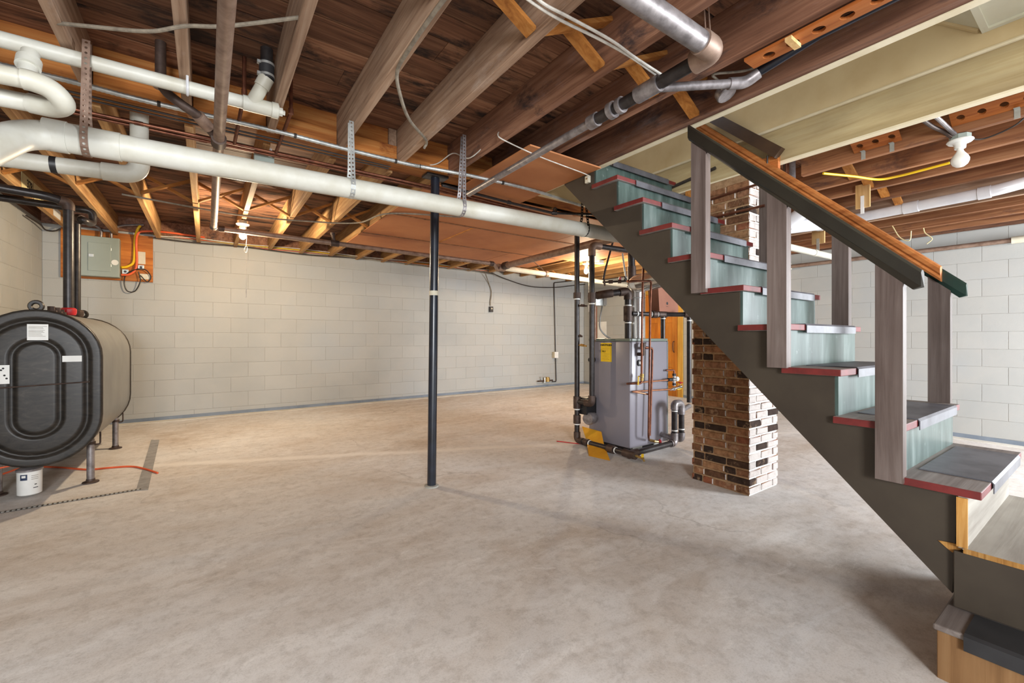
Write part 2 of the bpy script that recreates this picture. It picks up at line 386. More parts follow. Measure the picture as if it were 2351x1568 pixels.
mb = MB().prism([(p.x, p.y, -.1) for p in (e0, e1, e1-n2*.2, e0-n2*.2)], (0,0,2.62))
for i in range(len(mb.v)): mb.v[i] = (mb.v[i][0]-n2.x*.002, mb.v[i][1]-n2.y*.002, mb.v[i][2])
wr = struct('wall_right', mb, M['joint'])
e2 = WA+(WB-WA).normalized()*6.9
wall_blocks(wr, tuple(WA), tuple(e2), .05, 2.515, .2)
# --- painted strips at the foot of the walls
def strip(name, a, b, inn, wdt, z0, th, m):
    a, b, inn = V(a), V(b), V(inn)
    P = [a, b, b+inn*wdt, a+inn*wdt]
    struct(name, MB().prism([(p.x, p.y, fz(p.x,p.y)+z0) for p in P], (0,0,th)), m)
strip('trim_1', (XL, YW-.002), (6.95, YW-.002), (0,-1), .13, -.004, .008, M['seal'])
strip('trim_2', tuple(WA), tuple(e2), tuple(n2), .16, -.004, .008, M['seal'])
strip('baseboard_back', (XL, YW-.001), (6.95, YW-.001), (0,-1), .006, -.01, .055, M['blue_seal'])
strip('baseboard_right', tuple(WA+n2*.001), tuple(e2+n2*.001), tuple(n2), .006, -.01, .06, M['blue_seal'])

# --- ceiling: deck, boards, joists, bridging, hardboard sheets
SX0, SX1, SY1 = 2.377, 3.32, 2.62          # stair opening
mb = MB()
for a in ((-1.9,SX0-.02,-3.2,7.4),(SX1+.02,8.2,-3.2,7.4),(SX0-.02,SX1+.02,SY1+.4,7.4),(SX0-.02,SX1+.02,-3.2,-1.2)): mb.box(a[0],a[1],a[2],a[3],ZB+.03,ZB+.06)
ceil = struct('ceiling', mb, M['joist_dark'])
y = -2.4; k = 0
while y < 7.25:
    bw = random.choice((.165,.175,.18,.185)); spans = [(-1.75, 7.6)]
    if -1.2 < y+bw and y < SY1+.35: spans = [(-1.75, SX0-.03), (SX1+.04 if not 1.5 < y+bw < 2.3 else 3.77, 7.6)]
    for a, b in spans:
        cuts = [a]+sorted(random.uniform(a+.6, b-.6) for _ in range(1 if b-a > 3.2 else 0))+[b]
        for c0, c1 in zip(cuts, cuts[1:]):
            dz = random.uniform(0, .004)
            part('floor_board', MB().box(c0+.001, c1-.001, y+.0035, y+bw-.0045, ZB-dz, ZB+.031), M['board'], ceil, 0)
    y += bw
XJ = {k: .746+.4064*k for k in range(-7, 17)}     # right lower arris of each joist
TJ = .043
YG0, YG1 = 3.03, 3.22                              # main girder
def joist(x1, y0, y1, m, z0=ZJ, w_=TJ):
    return part('joist', MB().cham(x1-w_, x1, y0, y1, z0, ZB-.002, .003), m, ceil, 0)
for k, x in XJ.items():
    if -4 <= k <= 3 : joist(x, -2.4, YG0-.002, M['joist'] if k < 2 else M['joist_dark'])
    if 5 <= k and x < 7.1: joist(x-.02 if k>6 else x, YG1+.002, YW-.03, M['joist_far'])
    elif k <= 4: joist(x, YG1+.002, YW-.03, M['joist_far'])
for i, x in enumerate((3.80, 4.25, 4.61, 5.02, 5.42, 5.84, 6.25, 6.66, 7.02)):
    joist(x, -2.4, 1.47 if i == 0 else YG0-.002, M['joist_red'] if i not in (4, 5) else M['joist'])
def bridging(xa, xb, yy, m=None):
    for s in (0, 1):
        z0, z1 = (ZJ+.02, ZB-.03) if s == 0 else (ZB-.03, ZJ+.02)
        part('bridging_brace', MB().bar((xa, yy+.05*s, z0), (xb, yy+.05*s, z1), .06 if yy < 3 else .045, .02, (0,1,0) if 0 else (0,0,1)), m or M['brace'], ceil, 0)
for k in range(-4, 4): bridging(XJ[k], XJ[k+1]-TJ if k < 3 else 2.29, 1.39)
for k in range(-6, 2): bridging(XJ[k], XJ[k+1]-TJ, 4.98)
for k in range(6, 13): bridging(XJ[k]-.02, XJ[k+1]-TJ-.02, 6.4)
for a, b in ((3.80,4.25),(4.25,4.61),(4.61,5.02),(5.02,5.42)): bridging(a, b-TJ, 1.22)
part('rim_board', MB().box(XL-.1, 7.2, YW-.028, YW+.02, ZJ+.062, ZB), M['joist_dark'], ceil, 0)
part('rim_board', MB().box(XL-.12, XL-.0, -2.4, YW-.03, 2.575, ZB), M['joist_dark'], ceil, 0)
part('sill_plate', MB().box(XL, 7.1, YW+.001, YW+.12, 2.562, 2.60), M['joist_dark'], ceil, 0)
for a in ((1.48,3.61,3.235,4.225),(3.615,5.05,3.235,4.225),(1.48,2.445,4.23,5.16),(2.45,4.6,4.23,5.16),(4.605,5.05,4.23,5.16),(1.48,3.60,5.165,6.08),(3.605,4.6,5.165,6.08)):
    part('hardboard_sheet', MB().box(a[0]+.002,a[1]-.002,a[2]+.002,a[3]-.002,ZJ-.009,ZJ-.0015), M['hardboard'], ceil, 0)
part('hardboard_sheet', MB().box(1.70, 2.346, 2.22, 3.228, ZJ-.0165, ZJ-.0065), M['hardboard'], ceil, 0)
part('seam_batten', MB().box(1.49, 5.0, 4.215, 4.24, ZJ-.014, ZJ-.009), M['joist_red'], ceil, 0)
part('seam_batten', MB().box(1.49, 4.5, 5.15, 5.175, ZJ-.014, ZJ-.009), M['joist_red'], ceil, 0)
part('seam_batten', MB().box(2.435, 2.46, 4.24, 5.15, ZJ-.0135, ZJ-.009), M['brace'], ceil, 0)

# --- main girder
t = thing('main_girder', 'long orange pine girder carrying the joists above the black post', 'beam', (1.45, 3.12, 2.51))
part('beam', MB().cham(XL, 7.05, YG0, YG1, 2.515, ZB-.002, .004), M['girder'], t, 0)
for k in range(-4, 4):
    x0, x1 = XJ[k]+.004, (XJ[k+1]-TJ-.004 if k < 3 else 2.27)
    part('ledger_strip', MB().cham(x0, x1, YG0-.03, YG0-.001, 2.52, 2.612, .003), M['girder'], t, 0)
part('shim_block', MB().box(1.05, 1.105, YG0-.02, YG0-.001, 2.615, 2.73), M['joist'], t, 0)

# --- stair opening: trimmers, cream walls, soffit
t = thing('stair_trimmer', 'dark brown trimmer beam with cream painted lower edge beside the stairs', 'beam', (2.33, 1.0, 2.5))
part('beam', MB().cham(2.285, 2.335, -2.4, YG0-.002, ZJ, ZB-.002, .003), M['joist_dark'], t, 0)
part('painted_edge', MB().box(2.336, SX0, -1.2, 2.95, ZJ-.005, 3.4), M['cream_edge'], t, 0)
mb = MB().box(SX1, SX1+.045, -1.2, 3.0, ZJ, 2.735); s = struct('trim_3', mb, M['cream_wood'])
put('edge_strip', MB().box(SX1-.003, SX1+.047, -1.2, 3.0, ZJ-.012, ZJ).mesh('edge_strip', M['cream_edge'], 0), s)
put('bead', MB().tube([(SX1-.004,-1.2,2.742),(SX1-.004,3.0,2.742)], .011, 8).mesh('bead', M['cream_edge']), s)
wls = struct('wall_stairwell', MB().box(SX1, SX1+.04, -1.2, 3.0, 2.736, 3.75), M['cream'])
struct('wall_stair_end', MB().box(SX0, SX1, 2.96, 3.0, ZJ-.0, 3.75), M['cream'])
mb = MB().prism([(SX0, .449, 2.85), (SX0, -1.2, 2.85), (SX0, -1.2, 2.9), (SX0, .43, 2.9), (SX0, 1.35, 3.72), (SX0, 1.38, 3.68)], (SX1-SX0, 0, 0))
sof = struct('ceiling_soffit', mb, M['white_ceiling'])
put('cove_moulding', MB().tube([(SX1-.012,.46,2.858),(SX1-.012,1.38,3.69)], .016, 8).mesh('cove_moulding', M['cream']), sof)
put('edge_strip', MB().box(SX0, SX1-.03, .425, .452, 2.838, 2.85).mesh('edge_strip', M['white_ceiling'], 0), sof)
put('edge_strip', MB().box(SX1-.03, SX1-.001, -1.2, .452, 2.838, 2.85).mesh('edge_strip', M['white_ceiling'], 0), sof)
put('stud', MB().box(3.02, 3.10, 2.925, 2.955, 2.47, 3.1).mesh('stud', M['rack'], 0), wls)
struct('ceiling_stairwell', MB().box(SX0-.05, SX1+.05, 1.3, 3.05, 3.75, 3.78), M['cream'])

# --- door in the right wall
ya, yb = 5.50, 4.80
def wp(y, off): return V((wallx(y), y, 0))+V((n2.x, n2.y, 0))*off
dn = thing('door_1', 'knotty orange pine door behind the boiler', 'door', tuple(wp(5.15, 0))[:2]+(.15,)); dn['kind'] = 'structure'
du = (wp(yb,0)-wp(ya,0)).normalized(); dnrm = V((n2.x, n2.y, 0)); ZU = V((0,0,1))
def dbox(y0, y1, z0, z1, o0, o1):
    a, b = wp(y0, (o0+o1)/2), wp(y1, (o0+o1)/2); c = (a+b)/2+ZU*(z0+z1)/2
    return MB().obox(c, (du, dnrm, ZU), ((b-a).length/2, abs(o1-o0)/2, (z1-z0)/2))
zf = .155
part('door_leaf', dbox(ya, yb, zf, 2.10, .004, .022), M['door'], dn, 0)
for a, b in ((ya, ya-.10), (ya-.30, ya-.40), (yb+.10, yb)): part('stile', dbox(a, b, zf, 2.10, .022, .036), M['door'], dn, 0)
for z0, z1 in ((zf, zf+.2), (.72, .80), (1.02, 1.16), (1.55, 1.63), (1.98, 2.10)):
    for a, b in ((ya-.101, ya-.299), (ya-.401, yb+.101)): part('rail', dbox(a, b, z0, z1, .022, .034), M['door'], dn, 0)
part('casing', dbox(yb-.004, yb-.10, zf-.01, 2.2, .004, .03), M['casing'], dn, 0)
part('casing', dbox(ya+.07, ya+.004, zf-.01, 2.2, .004, .03), M['casing'], dn, 0)
part('casing', dbox(ya, yb, 2.104, 2.2, .004, .03), M['casing'], dn, 0)
hb = wp(yb+.06, .036)
part('pull_handle', MB().tube(spline([hb+ZU*1.20, hb+ZU*1.19+dnrm*.035, hb+ZU*1.10+dnrm*.045, hb+ZU*1.02+dnrm*.03, hb+ZU*1.0]), .007, 8), M['black'], dn)

# ================================================================== THINGS: post, chimney, stairs
# --- black post
px, py = 1.428, 3.123; pz = fz(px, py)
t = thing('lally_column', 'glossy black steel post standing on the floor under the girder', 'post', (px, py, pz))
part('shaft', MB().tube([(px, py, pz+.008), (px+.03, py, 2.495)], .034, 24), M['post_black'], t)
part('base_plate', MB().lathe((px, py, pz-.004), (0,0,1), [(.055,0),(.055,.012),(.037,.016)], 20), M['concrete_block'], t)
part('cap_plate', MB().cham(px-.06, px+.12, py-.055, py+.055, 2.495, 2.513, .003), M['iron_dark'], t)
zt = 1.24+(779-673)/999*3.38
part('tape_band', MB().lathe((px+.018, py, zt-.018), (0,0,1), [(.0352,0),(.0352,.036)], 24), M['tape'], t)

# --- chimney
cx0, cx1, cy0, cy1 = 3.315, 3.765, 1.64, 2.11; CH = .0623; czb = fz(3.5, 1.8)-.01
t = thing('brick_chimney', 'old brick chimney stack behind the stairs with a whitewashed front side painted as lit', 'chimney', (3.54, 1.87, czb))
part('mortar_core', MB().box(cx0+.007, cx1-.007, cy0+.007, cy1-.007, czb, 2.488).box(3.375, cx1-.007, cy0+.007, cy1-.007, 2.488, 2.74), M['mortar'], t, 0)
def brickmesh(a, b, c):
    b_ = bmesh.new(); bmesh.ops.create_cube(b_, size=1)
    for v in b_.verts: v.co = V((v.co.x*a+random.uniform(-.002,.002), v.co.y*b+random.uniform(-.002,.002), v.co.z*c+random.uniform(-.002,.002)))
    bmesh.ops.bevel(b_, geom=b_.edges[:], offset=.005, segments=1, affect='EDGES')
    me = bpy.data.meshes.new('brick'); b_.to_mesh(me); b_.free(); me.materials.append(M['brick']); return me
D = .10; BL, BHH = .172, .05
M_sx = [brickmesh(BL, D, BHH) for _ in range(3)]; M_hx = [brickmesh(.082, D, BHH) for _ in range(3)]
M_sy = [brickmesh(D, BL, BHH) for _ in range(3)]; M_hy = [brickmesh(D, .082, BHH) for _ in range(3)]
rear = MB(); nb = 0
for k in range(46):
    z = czb+.008+CH*(k+.5)
    if z > 2.46: break
    # left face (runs along Y) and front face (runs along X): alternate which one owns the corner
    own = k % 2
    y = cy0+(0 if own else .0); sizes = ([.172,.172,.082] if own else [.10,.172,.172]) ; yy = cy0
    if not own: yy = cy0+.108
    seq = [.172,.172,.082] if own else ([.082,.172] if k % 4 else [.172,.082])
    for L in seq:
        if yy+L > cy1+.012: L = cy1-yy
        if L < .03: break
        o = put('brick', random.choice(M_sy if L > .12 else M_hy), t); o.location = (cx0+D/2+random.uniform(-.003,.002), yy+L/2, z); o.rotation_euler = (0,0,random.uniform(-.008,.008))
        if .03 < L < .12 and L != .082: o.scale = (1, L/.082, 1)
        yy += L+.011; nb += 1
    if cy1-yy > .04:
        L = cy1-yy; o = put('brick', random.choice(M_hy), t); o.location = (cx0+D/2, yy+L/2, z); o.scale = (1, L/.082, 1)
    xx = cx0+.108 if own else cx0
    seq = [.172,.172] if own else [.172,.172,.082]
    for L in seq:
        if xx+L > cx1+.012: L = cx1-xx
        if L < .03: break
        o = put('brick', random.choice(M_sx if L > .12 else M_hx), t); o.location = (xx+L/2, cy0+D/2+random.uniform(-.002,.003), z); o.rotation_euler = (0,0,random.uniform(-.008,.008))
        if L != .082 and L < .12: o.scale = (L/.082, 1, 1)
        xx += L+.011
    if cx1-xx > .04:
        L = cx1-xx; o = put('brick', random.choice(M_hx), t); o.location = (xx+L/2, cy0+D/2, z); o.scale = (L/.082, 1, 1)
    s = .09*own
    for i in range(3):
        a = cx0+s+i*.17; b = min(a+.16, cx1)
        if b-a > .03: rear.box(a, b, cy1-.02, cy1, z-.025, z+.025)
        a = cy0+.1+s+i*.17; b = min(a+.16, cy1)
        if b-a > .03: rear.box(cx1-.02, cx1, a, b, z-.025, z+.025)
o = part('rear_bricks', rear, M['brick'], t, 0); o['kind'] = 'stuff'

# --- staircase
RUN, RISE = .2159, .2126
Y1, Z1 = .317, .648                        # lowest red tread: front edge, underside
st = thing('staircase', 'steep open basement staircase with dark stringer, green risers and red edged treads', 'staircase', (2.84, 1.2, fz(2.8, .4)))
def stringer(x0, x1, top=True):
    P = [(x0, .398, .262), (x0, .398, .43), (x0, Y1+.075, .43), (x0, Y1+.04, .43)]
    P = [(x0, .398, .262)]
    for k in range(10):
        y, z = Y1+.035+RUN*k, Z1+RISE*k
        if k == 0: P.append((x0, .385, z-.002))
        else: P += [(x0, y, z-RISE-.002), (x0, y, z-.002)]
    yl = Y1+.035+RUN*10; zl = Z1+RISE*9
    P += [(x0, yl-.0, zl-.002), (x0, yl, 2.49), (x0, 2.62, 2.49)]
    P += [(x0, 2.615, 2.475)]
    return MB().prism(P, (x1-x0, 0, 0))
part('stringer', stringer(2.35, 2.388), M['brown_paint'], st, 0)
part('stringer', stringer(3.262, 3.30), M['brown_paint'], st, 0)
TX0, TX1, TT = 2.322, 3.312, .031
for k in range(10):
    y, z = Y1+RUN*k, Z1+RISE*k
    xa = TX0 if k < 9 else 2.39
    mb = MB().cham(xa, TX1, y, y+RUN+.032, z, z+TT, .003)
    for i, f in enumerate(mb.f):
        nrm = (V(mb.v[f[1]])-V(mb.v[f[0]])).cross(V(mb.v[f[2]])-V(mb.v[f[0]])).normalized()
        mb.m[i] = 0 if abs(nrm.z) > .8 else 1
    tr = part('tread', mb, [M['tread_wood'], M['red_edge']], st, 0)
    m0, m1 = 2.515, 3.20
    # rubber mat: lies on the tread and folds over the nosing
    prof = [(y+RUN*.98, z+TT+.0008), (y+.02, z+TT+.0008), (y-.001, z+TT), (y-.0045, z+TT-.008), (y-.0045, z-.012),(y-.008, z-.012), (y-.0085, z+TT-.005), (y-.001, z+TT+.0045), (y+.02, z+TT+.0045), (y+RUN*.98, z+TT+.0045)]
    part('tread_mat', MB().prism([(m0, a, b) for a, b in prof], (m1-m0, 0, 0)), M['mat'], tr, 0)
    if k: part('riser', MB().box(2.36, 3.285, y+.022, y+.036, z-RISE+TT, z-.0005), M['riser'], st, 0)
part('riser', MB().box(2.33, 3.3, Y1+.04, Y1+.062, .452, Z1-.001), [M['ply_raw']], st, 0)
ch = [at(u, v, X=2.349) for u, v in ((2154,1240),(2190,1247),(2216,1258),(2187,1268),(2172,1256))]
part('splintered_edge', MB().prism(ch, (-.003, 0, 0)), M['ply_edge'], st, 0)
# posts and rails
def newel(x0, x1, y0, y1, zb, zt, sl):
    return MB().prism([(x0, y0, zb), (x0, y1, zb), (x0, y1, zt+(y1-y0)*sl), (x0, y0, zt)], (x1-x0, 0, 0))
SL = (2.489-1.499)/(1.503-.48)
def rl(y): return 1.445+(y-.50)*SL           # underside of the left rail
def rr(y): return 1.497+(y-.56)*SL
for y, zb in ((.577,.655),(1.008,1.10),(1.426,1.506)):
    part('post', newel(2.30, 2.349, y-.045, y+.045, zb, rl(y-.045), SL), M['post_paint'], st, 0)
for y, zb in ((.613,.70),(1.07,1.12),(1.522,1.55)):
    part('post', newel(3.302, 3.35, y-.045, y+.045, zb, rr(y-.045), SL), M['post_paint'], st, 0)
def rail(x0, x1, ya, yb, f, h, m, name='handrail'):
    mb = MB(); c = .012; pr = [(x0+c,0),(x1-c,0),(x1,c),(x1,h-c),(x1-c,h),(x0+c,h),(x0,h-c),(x0,c)]
    A = [(x, ya+(.028 if zz == 0 else 0), f(ya)+(.016 if zz == 0 else max(zz, .024))+.002) for x, zz in pr]; B = [(x, yb, f(yb)+.002+zz) for x, zz in pr]
    mb.add(A+B, [tuple(range(8))[::-1], tuple(range(8, 16))]+[(i,(i+1)%8,8+(i+1)%8,8+i) for i in range(8)])
    return part(name, mb, m, st, 30)
rail(2.288, 2.335, .475, 1.485, rl, .09, M['rail_dark'])
r2 = rail(3.305, 3.345, .508, 1.30, rr, .09, M['rail_green'])
mo = MB(); h = .07
prof = [(3.304,.02),(3.27,.02),(3.262,.035),(3.268,.05),(3.258,.062),(3.256,.085),(3.268,.10),(3.304,.105)]
A = [(x, .60, rr(.60)+zz) for x, zz in prof]; B = [(x, 2.04, rr(2.04)+zz) for x, zz in prof]; n = len(prof)
mo.add(A+B, [tuple(range(n))[::-1], tuple(range(n, 2*n))]+[(i,(i+1)%n,n+(i+1)%n,n+i) for i in range(n)])
part('moulded_rail', mo, M['rail_orange'], st, 30)
wrl = thing('wall_handrail', 'short dark brown handrail fixed to the cream stairwell wall', 'handrail', (3.28, 1.43, 2.56))
a, b = at(1790, 352, X=3.27), at(1640, 272, X=3.27)
mb = MB().bar(a, b, .05, .075, (0,0,1)); part('rail', mb, M['rail_brown'], wrl, 0)
c = at(1590, 436, X=3.30); part('blocking', MB().cham(3.302, 3.40, c.y-.10, c.y+.07, 2.40, 2.486, .004), M['brace'], ceil, 0)
c = at(1768, 375, X=3.29); part('mounting_block', MB().box(3.285, 3.319, c.y-.055, c.y+.05, c.z-.05, c.z+.045), M['rack'], wrl, 0)
part('bracket', MB().tube(spline([(3.30, c.y+.02, c.z-.04), (3.27, c.y+.01, c.z-.02), (3.262, c.y+.005, c.z+.05)]), .006, 8), M['iron_dark'], wrl)

# --- landing platform and loose box step at the foot of the stairs
t = thing('landing_platform', 'low plywood landing with dark painted side at the stair foot', 'platform', (2.8, -.1, .22))
part('side_board', MB().cham(2.33, 2.372, -.75, .392, .222, .436, .003), M['brown_paint'], t, 0)
part('side_board', MB().cham(3.26, 3.30, -.75, .392, .224, .436, .003), M['brown_paint'], t, 0)
part('front_board', MB().cham(2.373, 3.259, -.75, -.71, .224, .436, .003), M['brown_paint'], t, 0)
mb = MB(); mb.box(2.325, 3.31, -.76, .365, .437, .456)
mb.m = [0,0,1,1,1,1]; part('plywood_deck', mb, [M['ply_raw'], M['ply_edge']], t, 0)
part('plywood_edge', MB().box(2.322, 2.3295, Y1+.036, Y1+.066, .458, Z1-.004), M['ply_edge'], t, 0)
bx0 = 2.146; bz = fz(2.3, 0)
t = thing('box_step', 'loose brown plywood box step with black tread strip at the bottom right', 'step', (2.5, 0, bz))
part('box_body', MB().cham(bx0+.008, 3.2, -.72, .405, bz-.012, .194, .003), M['box_wood'], t, 0)
part('step_top', MB().cham(bx0, 3.2, -.73, .415, .1945, .216, .006), M['tread_wood'], t, 0)
prof = [(2.328, .2165), (bx0+.01, .2165), (bx0-.003, .212), (bx0-.003, .165), (bx0-.008, .165), (bx0-.008, .214), (bx0+.006, .2215), (2.328, .2215)]
part('tread_strip', MB().prism([(a, .335, b) for a, b in prof], (0, -1.05, 0)), M['rubber'], t, 0)

# ================================================================== oil tank and its pipes
TXc, TYf, TYb, TR, TZ0, TZ1 = -.975, 4.40, 5.92, .335, .347, 1.447
def obround(d, y, n=18):
    r = TR-d; zc0, zc1 = TZ0+TR, TZ1-TR; P = []
    for k in range(n+1): a = math.pi*k/n; P.append((TXc+r*math.cos(a), y, zc1+r*math.sin(a)))
    for k in range(n+1): a = math.pi+math.pi*k/n; P.append((TXc+r*math.cos(a), y, zc0+r*math.sin(a)))
    return P
def loft(loops, c0=False, c1=False):
    mb = MB(); n = len(loops[0]); vs = [p for L in loops for p in L]
    fs = [(i*n+k, i*n+(k+1)%n, (i+1)*n+(k+1)%n, (i+1)*n+k) for i in range(len(loops)-1) for k in range(n)]
    if c0: fs.append(tuple(range(n)))
    if c1: fs.append(tuple(range((len(loops)-1)*n, len(loops)*n)))
    return mb.add(vs, fs)
tank = thing('oil_tank', 'large upright oval heating oil tank with dusty black end', 'tank', (TXc, 5.16, fz(TXc, 5.1)))
part('shell', loft([obround(.006, TYf+.02), obround(.006, TYb-.02)]), M['tank_side'], tank, 40)
for y0, s in ((TYf, 1), (TYb, -1)):
    L = [(.006,.024),(.0,.02),(-.003,.010),(-.001,.001),(.004,-.004),(.010,-.006),(.016,-.0062),(.044,-.0055),(.049,-.005),(.054,-.003),(.060,.001),(.066,.008),(.074,.013),(.082,.013),(.089,.008),(.095,.001),(.101,-.003),(.107,-.0048),(.113,-.0052),(.183,-.006),(.189,-.0058),(.195,-.004),(.201,.001),(.207,.007),(.214,.010),(.221,.010),(.228,.006),(.234,0),(.240,-.004),(.246,-.0058),(.252,-.006),(.27,-.0061)]
    ec = part('end_plate', loft([obround(d, y0+s*yy) for d, yy in L], c1=True), M['tank_face'], tank, 60)
    if s > 0: ep = ec
part('rim', loft([obround(-.004, TYf+.012), obround(-.004, TYf+.03), obround(.004, TYf+.034)]), M['iron_fit'], tank, 40)
part('gauge_rod', MB().tube([(TXc-.33, TYf-.02, .905), (TXc+.275, TYf-.02, .93)], .0045, 8), M['iron_fit'], tank)
def ycard(u0, v0, u1, v1, y, th=.001):
    a, b = at(u0, v0, Y=y), at(u1, v1, Y=y); return MB().box(a.x, b.x, y-th, y, b.z, a.z)
lb = part('label', ycard(62, 744, 111, 781, TYf-.008), M['paper'], tank, 0)
mb = MB()
for v in (749,751.5,754,758,760.5,763,766,769,772): a, b = at(65, v, Y=TYf-.0095), at(108-random.random()*14, v, Y=TYf-.0095); mb.box(a.x, b.x, TYf-.0098, TYf-.009, a.z-.0011, a.z+.0011)
part('print', mb, M['wire'], lb, 0)
lb = part('label', ycard(143, 817, 188, 830, TYf-.011), M['paper'], tank, 0)
lb = part('label', ycard(-20, 839, 22, 881, TYf-.011), M['paper'], tank, 0)
mb = MB()
for u, v in ((7,846),(10,862),(15,869),(2,850)): a = at(u, v, Y=TYf-.013); mb.lathe(a, (0,1,0), [(.006,0),(.006,.001)], 10)
part('print', mb, M['ink'], lb, 0)
for u, v, y in ((83, 711, TYf+.06), (190, 722, TYb-.1)):
    c = at(u, v, Y=y); c.z = TZ1+.028 if u < 100 else c.z
    part('lifting_lug', MB().torus(c, (0,1,0), .03, .014, 18, 6), M['tank_face'], tank)
for lx in (-.735, -1.215):
    for ly in (4.62, 5.735):
        z0 = fz(lx, ly)
        lg = part('leg', MB().tube([(lx, ly, z0+.01), (lx, ly, .47)], .0235, 14), M['gas'], tank)
        part('foot_flange', MB().lathe((lx, ly, z0), (0,0,1), [(.05,0),(.05,.008),(.028,.014),(.026,.03)], 16), M['iron_fit'], lg)
        part('collar', MB().lathe((lx, ly, .43), (0,0,1), [(.03,0),(.03,.02)], 16), M['iron_fit'], lg)
        s = 1 if lx > TXc else -1
        part('leg_bracket', MB().tube(smoothpath([(lx, ly, .425), (lx+s*.055, ly, .425), (lx+s*.055, ly, .52)], .015, 4), .006, 6), M['iron_fit'], lg)
for y, h in ((4.75,.03),(4.9,.03),(5.02,.02)): part('filler_plug', MB().lathe((TXc, y, TZ1-.005), (0,0,1), [(.035,0),(.035,.02),(.022,.02),(.022,.02+h)], 6), M['iron_fit'], tank)
# two black pipes rising from the tank
def riser_pipe(name, label, x, y, z1, bend, m=M['iron_dark'], r=.034, red=False, grp=None):
    t = thing(name, label, 'pipe', (x, y, TZ1), grp)
    P = [V((x, y, TZ1-.01)), V((x, y, z1))]+[V(q) for q in bend]
    part('pipe', MB().tube(smoothpath(P, .05, 6), r, 16), m, t)
    part('elbow', MB().tube(smoothpath([V((x, y, z1-.06)), V((x, y, z1)), V((x, y, z1))+(V(bend[0])-V((x, y, z1))).normalized()*.06], .045, 6), r+.006, 16), M['iron_fit'], t)
    part('bushing', MB().lathe((x, y, TZ1-.005), (0,0,1), [(.044,0),(.05,.018),(.05,.05),(.04,.06)], 10), M['red'] if red else M['iron_fit'], t)
    return t
riser_pipe('tank_fill_pipe', 'black fill pipe with red bushing rising from the oil tank', -.945, 5.1, 2.375, [(-1.05, 5.05, 2.40), (XL+.003, 5.0, 2.42)], red=True)
riser_pipe('tank_vent_pipe', 'thinner black vent pipe just behind the red collared tank pipe', -.955, 5.42, 2.33, [(-.90, 5.36, 2.30), (-.86, 5.5, 2.30), (-.86, 5.5, 2.42), (XL+.003, 5.45, 2.43)], r=.030)
# filter can
c = at(68, 1138); c.z = fz(c.x, c.y)
t = thing('oil_filter', 'white oil filter canister hanging below the black tank end', 'filter', tuple(c))
fb = part('canister', MB().lathe(c+V((0,0,.012)), (0,0,1), [(.05,0),(.062,.008),(.063,.165),(.058,.17)], 28), M['paper'], t)
part('lid', MB().lathe(c+V((0,0,.182)), (0,0,1), [(.068,0),(.068,.012),(.055,.02),(.04,.026),(.02,.034)], 28), M['gas'], t)
part('valve', MB().cyl(c+V((.01,0,.21)), c+V((.03,0,.36)), .016, n=10).obox(c+V((-.005,-.01,.235)), ((1,0,0),(0,1,0),(0,0,1)), (.035,.02,.016)).cyl(c+V((-.01,0,.225)), c+V((-.07,0,.23)), .01, n=8), M['brass'], t)
cd = V((-math.sin(.75), -math.cos(.75), 0))
def wrapcard(a0, a1, z0, z1, r, m, name, par):
    P = []; mb = MB(); k = 8
    for i in range(k+1):
        a = a0+(a1-a0)*i/k; e = V((math.sin(a), -math.cos(a), 0)); P += [c+e*r+V((0,0,z0)), c+e*r+V((0,0,z1))]
    return part(name, mb.add(P, [(2*i, 2*i+2, 2*i+3, 2*i+1) for i in range(k)]), m, par)
wrapcard(-.55, .05, .125, .165, .0634, plain('navy label print', (40,54,84), (34,46,74), .6), 'label_print', fb)
wrapcard(-.42, -.08, .142, .158, .0637, M['paper'], 'label_print', fb)
for z in (.15,.138,.126): wrapcard(.35, .95, z, z+.003, .0634, M['wire'], 'label_print', fb)
wrapcard(.6, .8, .086, .092, .0634, M['ink'], 'label_print', fb); wrapcard(.5, .92, .064, .069, .0634, M['ink'], 'label_print', fb)
P = [at(-60, 1102), at(0, 1092), at(40, 1079), at(80, 1074), at(135, 1075), at(200, 1080), at(250, 1076), at(300, 1073), at(330, 1078), at(362, 1088)]
solo('oil_line', MB().tube(spline([p+V((0,0,.008)) for p in P]), .0075, 8), M['orange_cable'], 'thin orange oil line lying on the floor beneath the tank', 'hose')
P = [at(-60, 1101), at(20, 1093), at(52, 1090)]; P[2] = c+V((-.06,0,.232)); P[1] = P[2]+V((-.1,-.02,-.01))
solo('filter_copper_line', MB().tube(spline([P[2]+V((-.4,-.1,-.03)), P[1], P[2]]), .006, 8), M['orange_cable'], 'short orange line running left from the oil filter', 'hose')
# floor channel around the tank slab
y0 = 4.175; t = thing('floor_channel', 'narrow perforated drain strip set in the floor before the tank', 'drain', (-.75, y0, fz(-.75, y0)))
mb = MB(); x = -1.5
part('channel_frame', MB().prism([(q[0], q[1], fz(*q)-.004) for q in ((-1.5,y0-.02),(-.40,y0+.04),(-.40,y0+.075),(-1.5,y0+.015))], (0,0,.007)), M['drain'], t, 0)
mb = MB()
for i in range(46):
    x = -1.49+i*.0237; yy = y0-.02+.06*(x+1.5)/1.1
    mb.prism([(a, b, fz(a, b)+.0025) for a, b in ((x, yy+.006),(x+.013, yy+.006),(x+.013, yy+.028),(x, yy+.028))], (0,0,.0035))
o = part('grate_teeth', mb, M['concrete_block'], t, 0); o['kind'] = 'stuff'
q4 = [(-.435,4.22),(-.355,4.20),(-.405,5.93),(-.56,5.99)]
q4 = [at(312,1127), at(340,1125), at(366,1010), at(347,1010)]
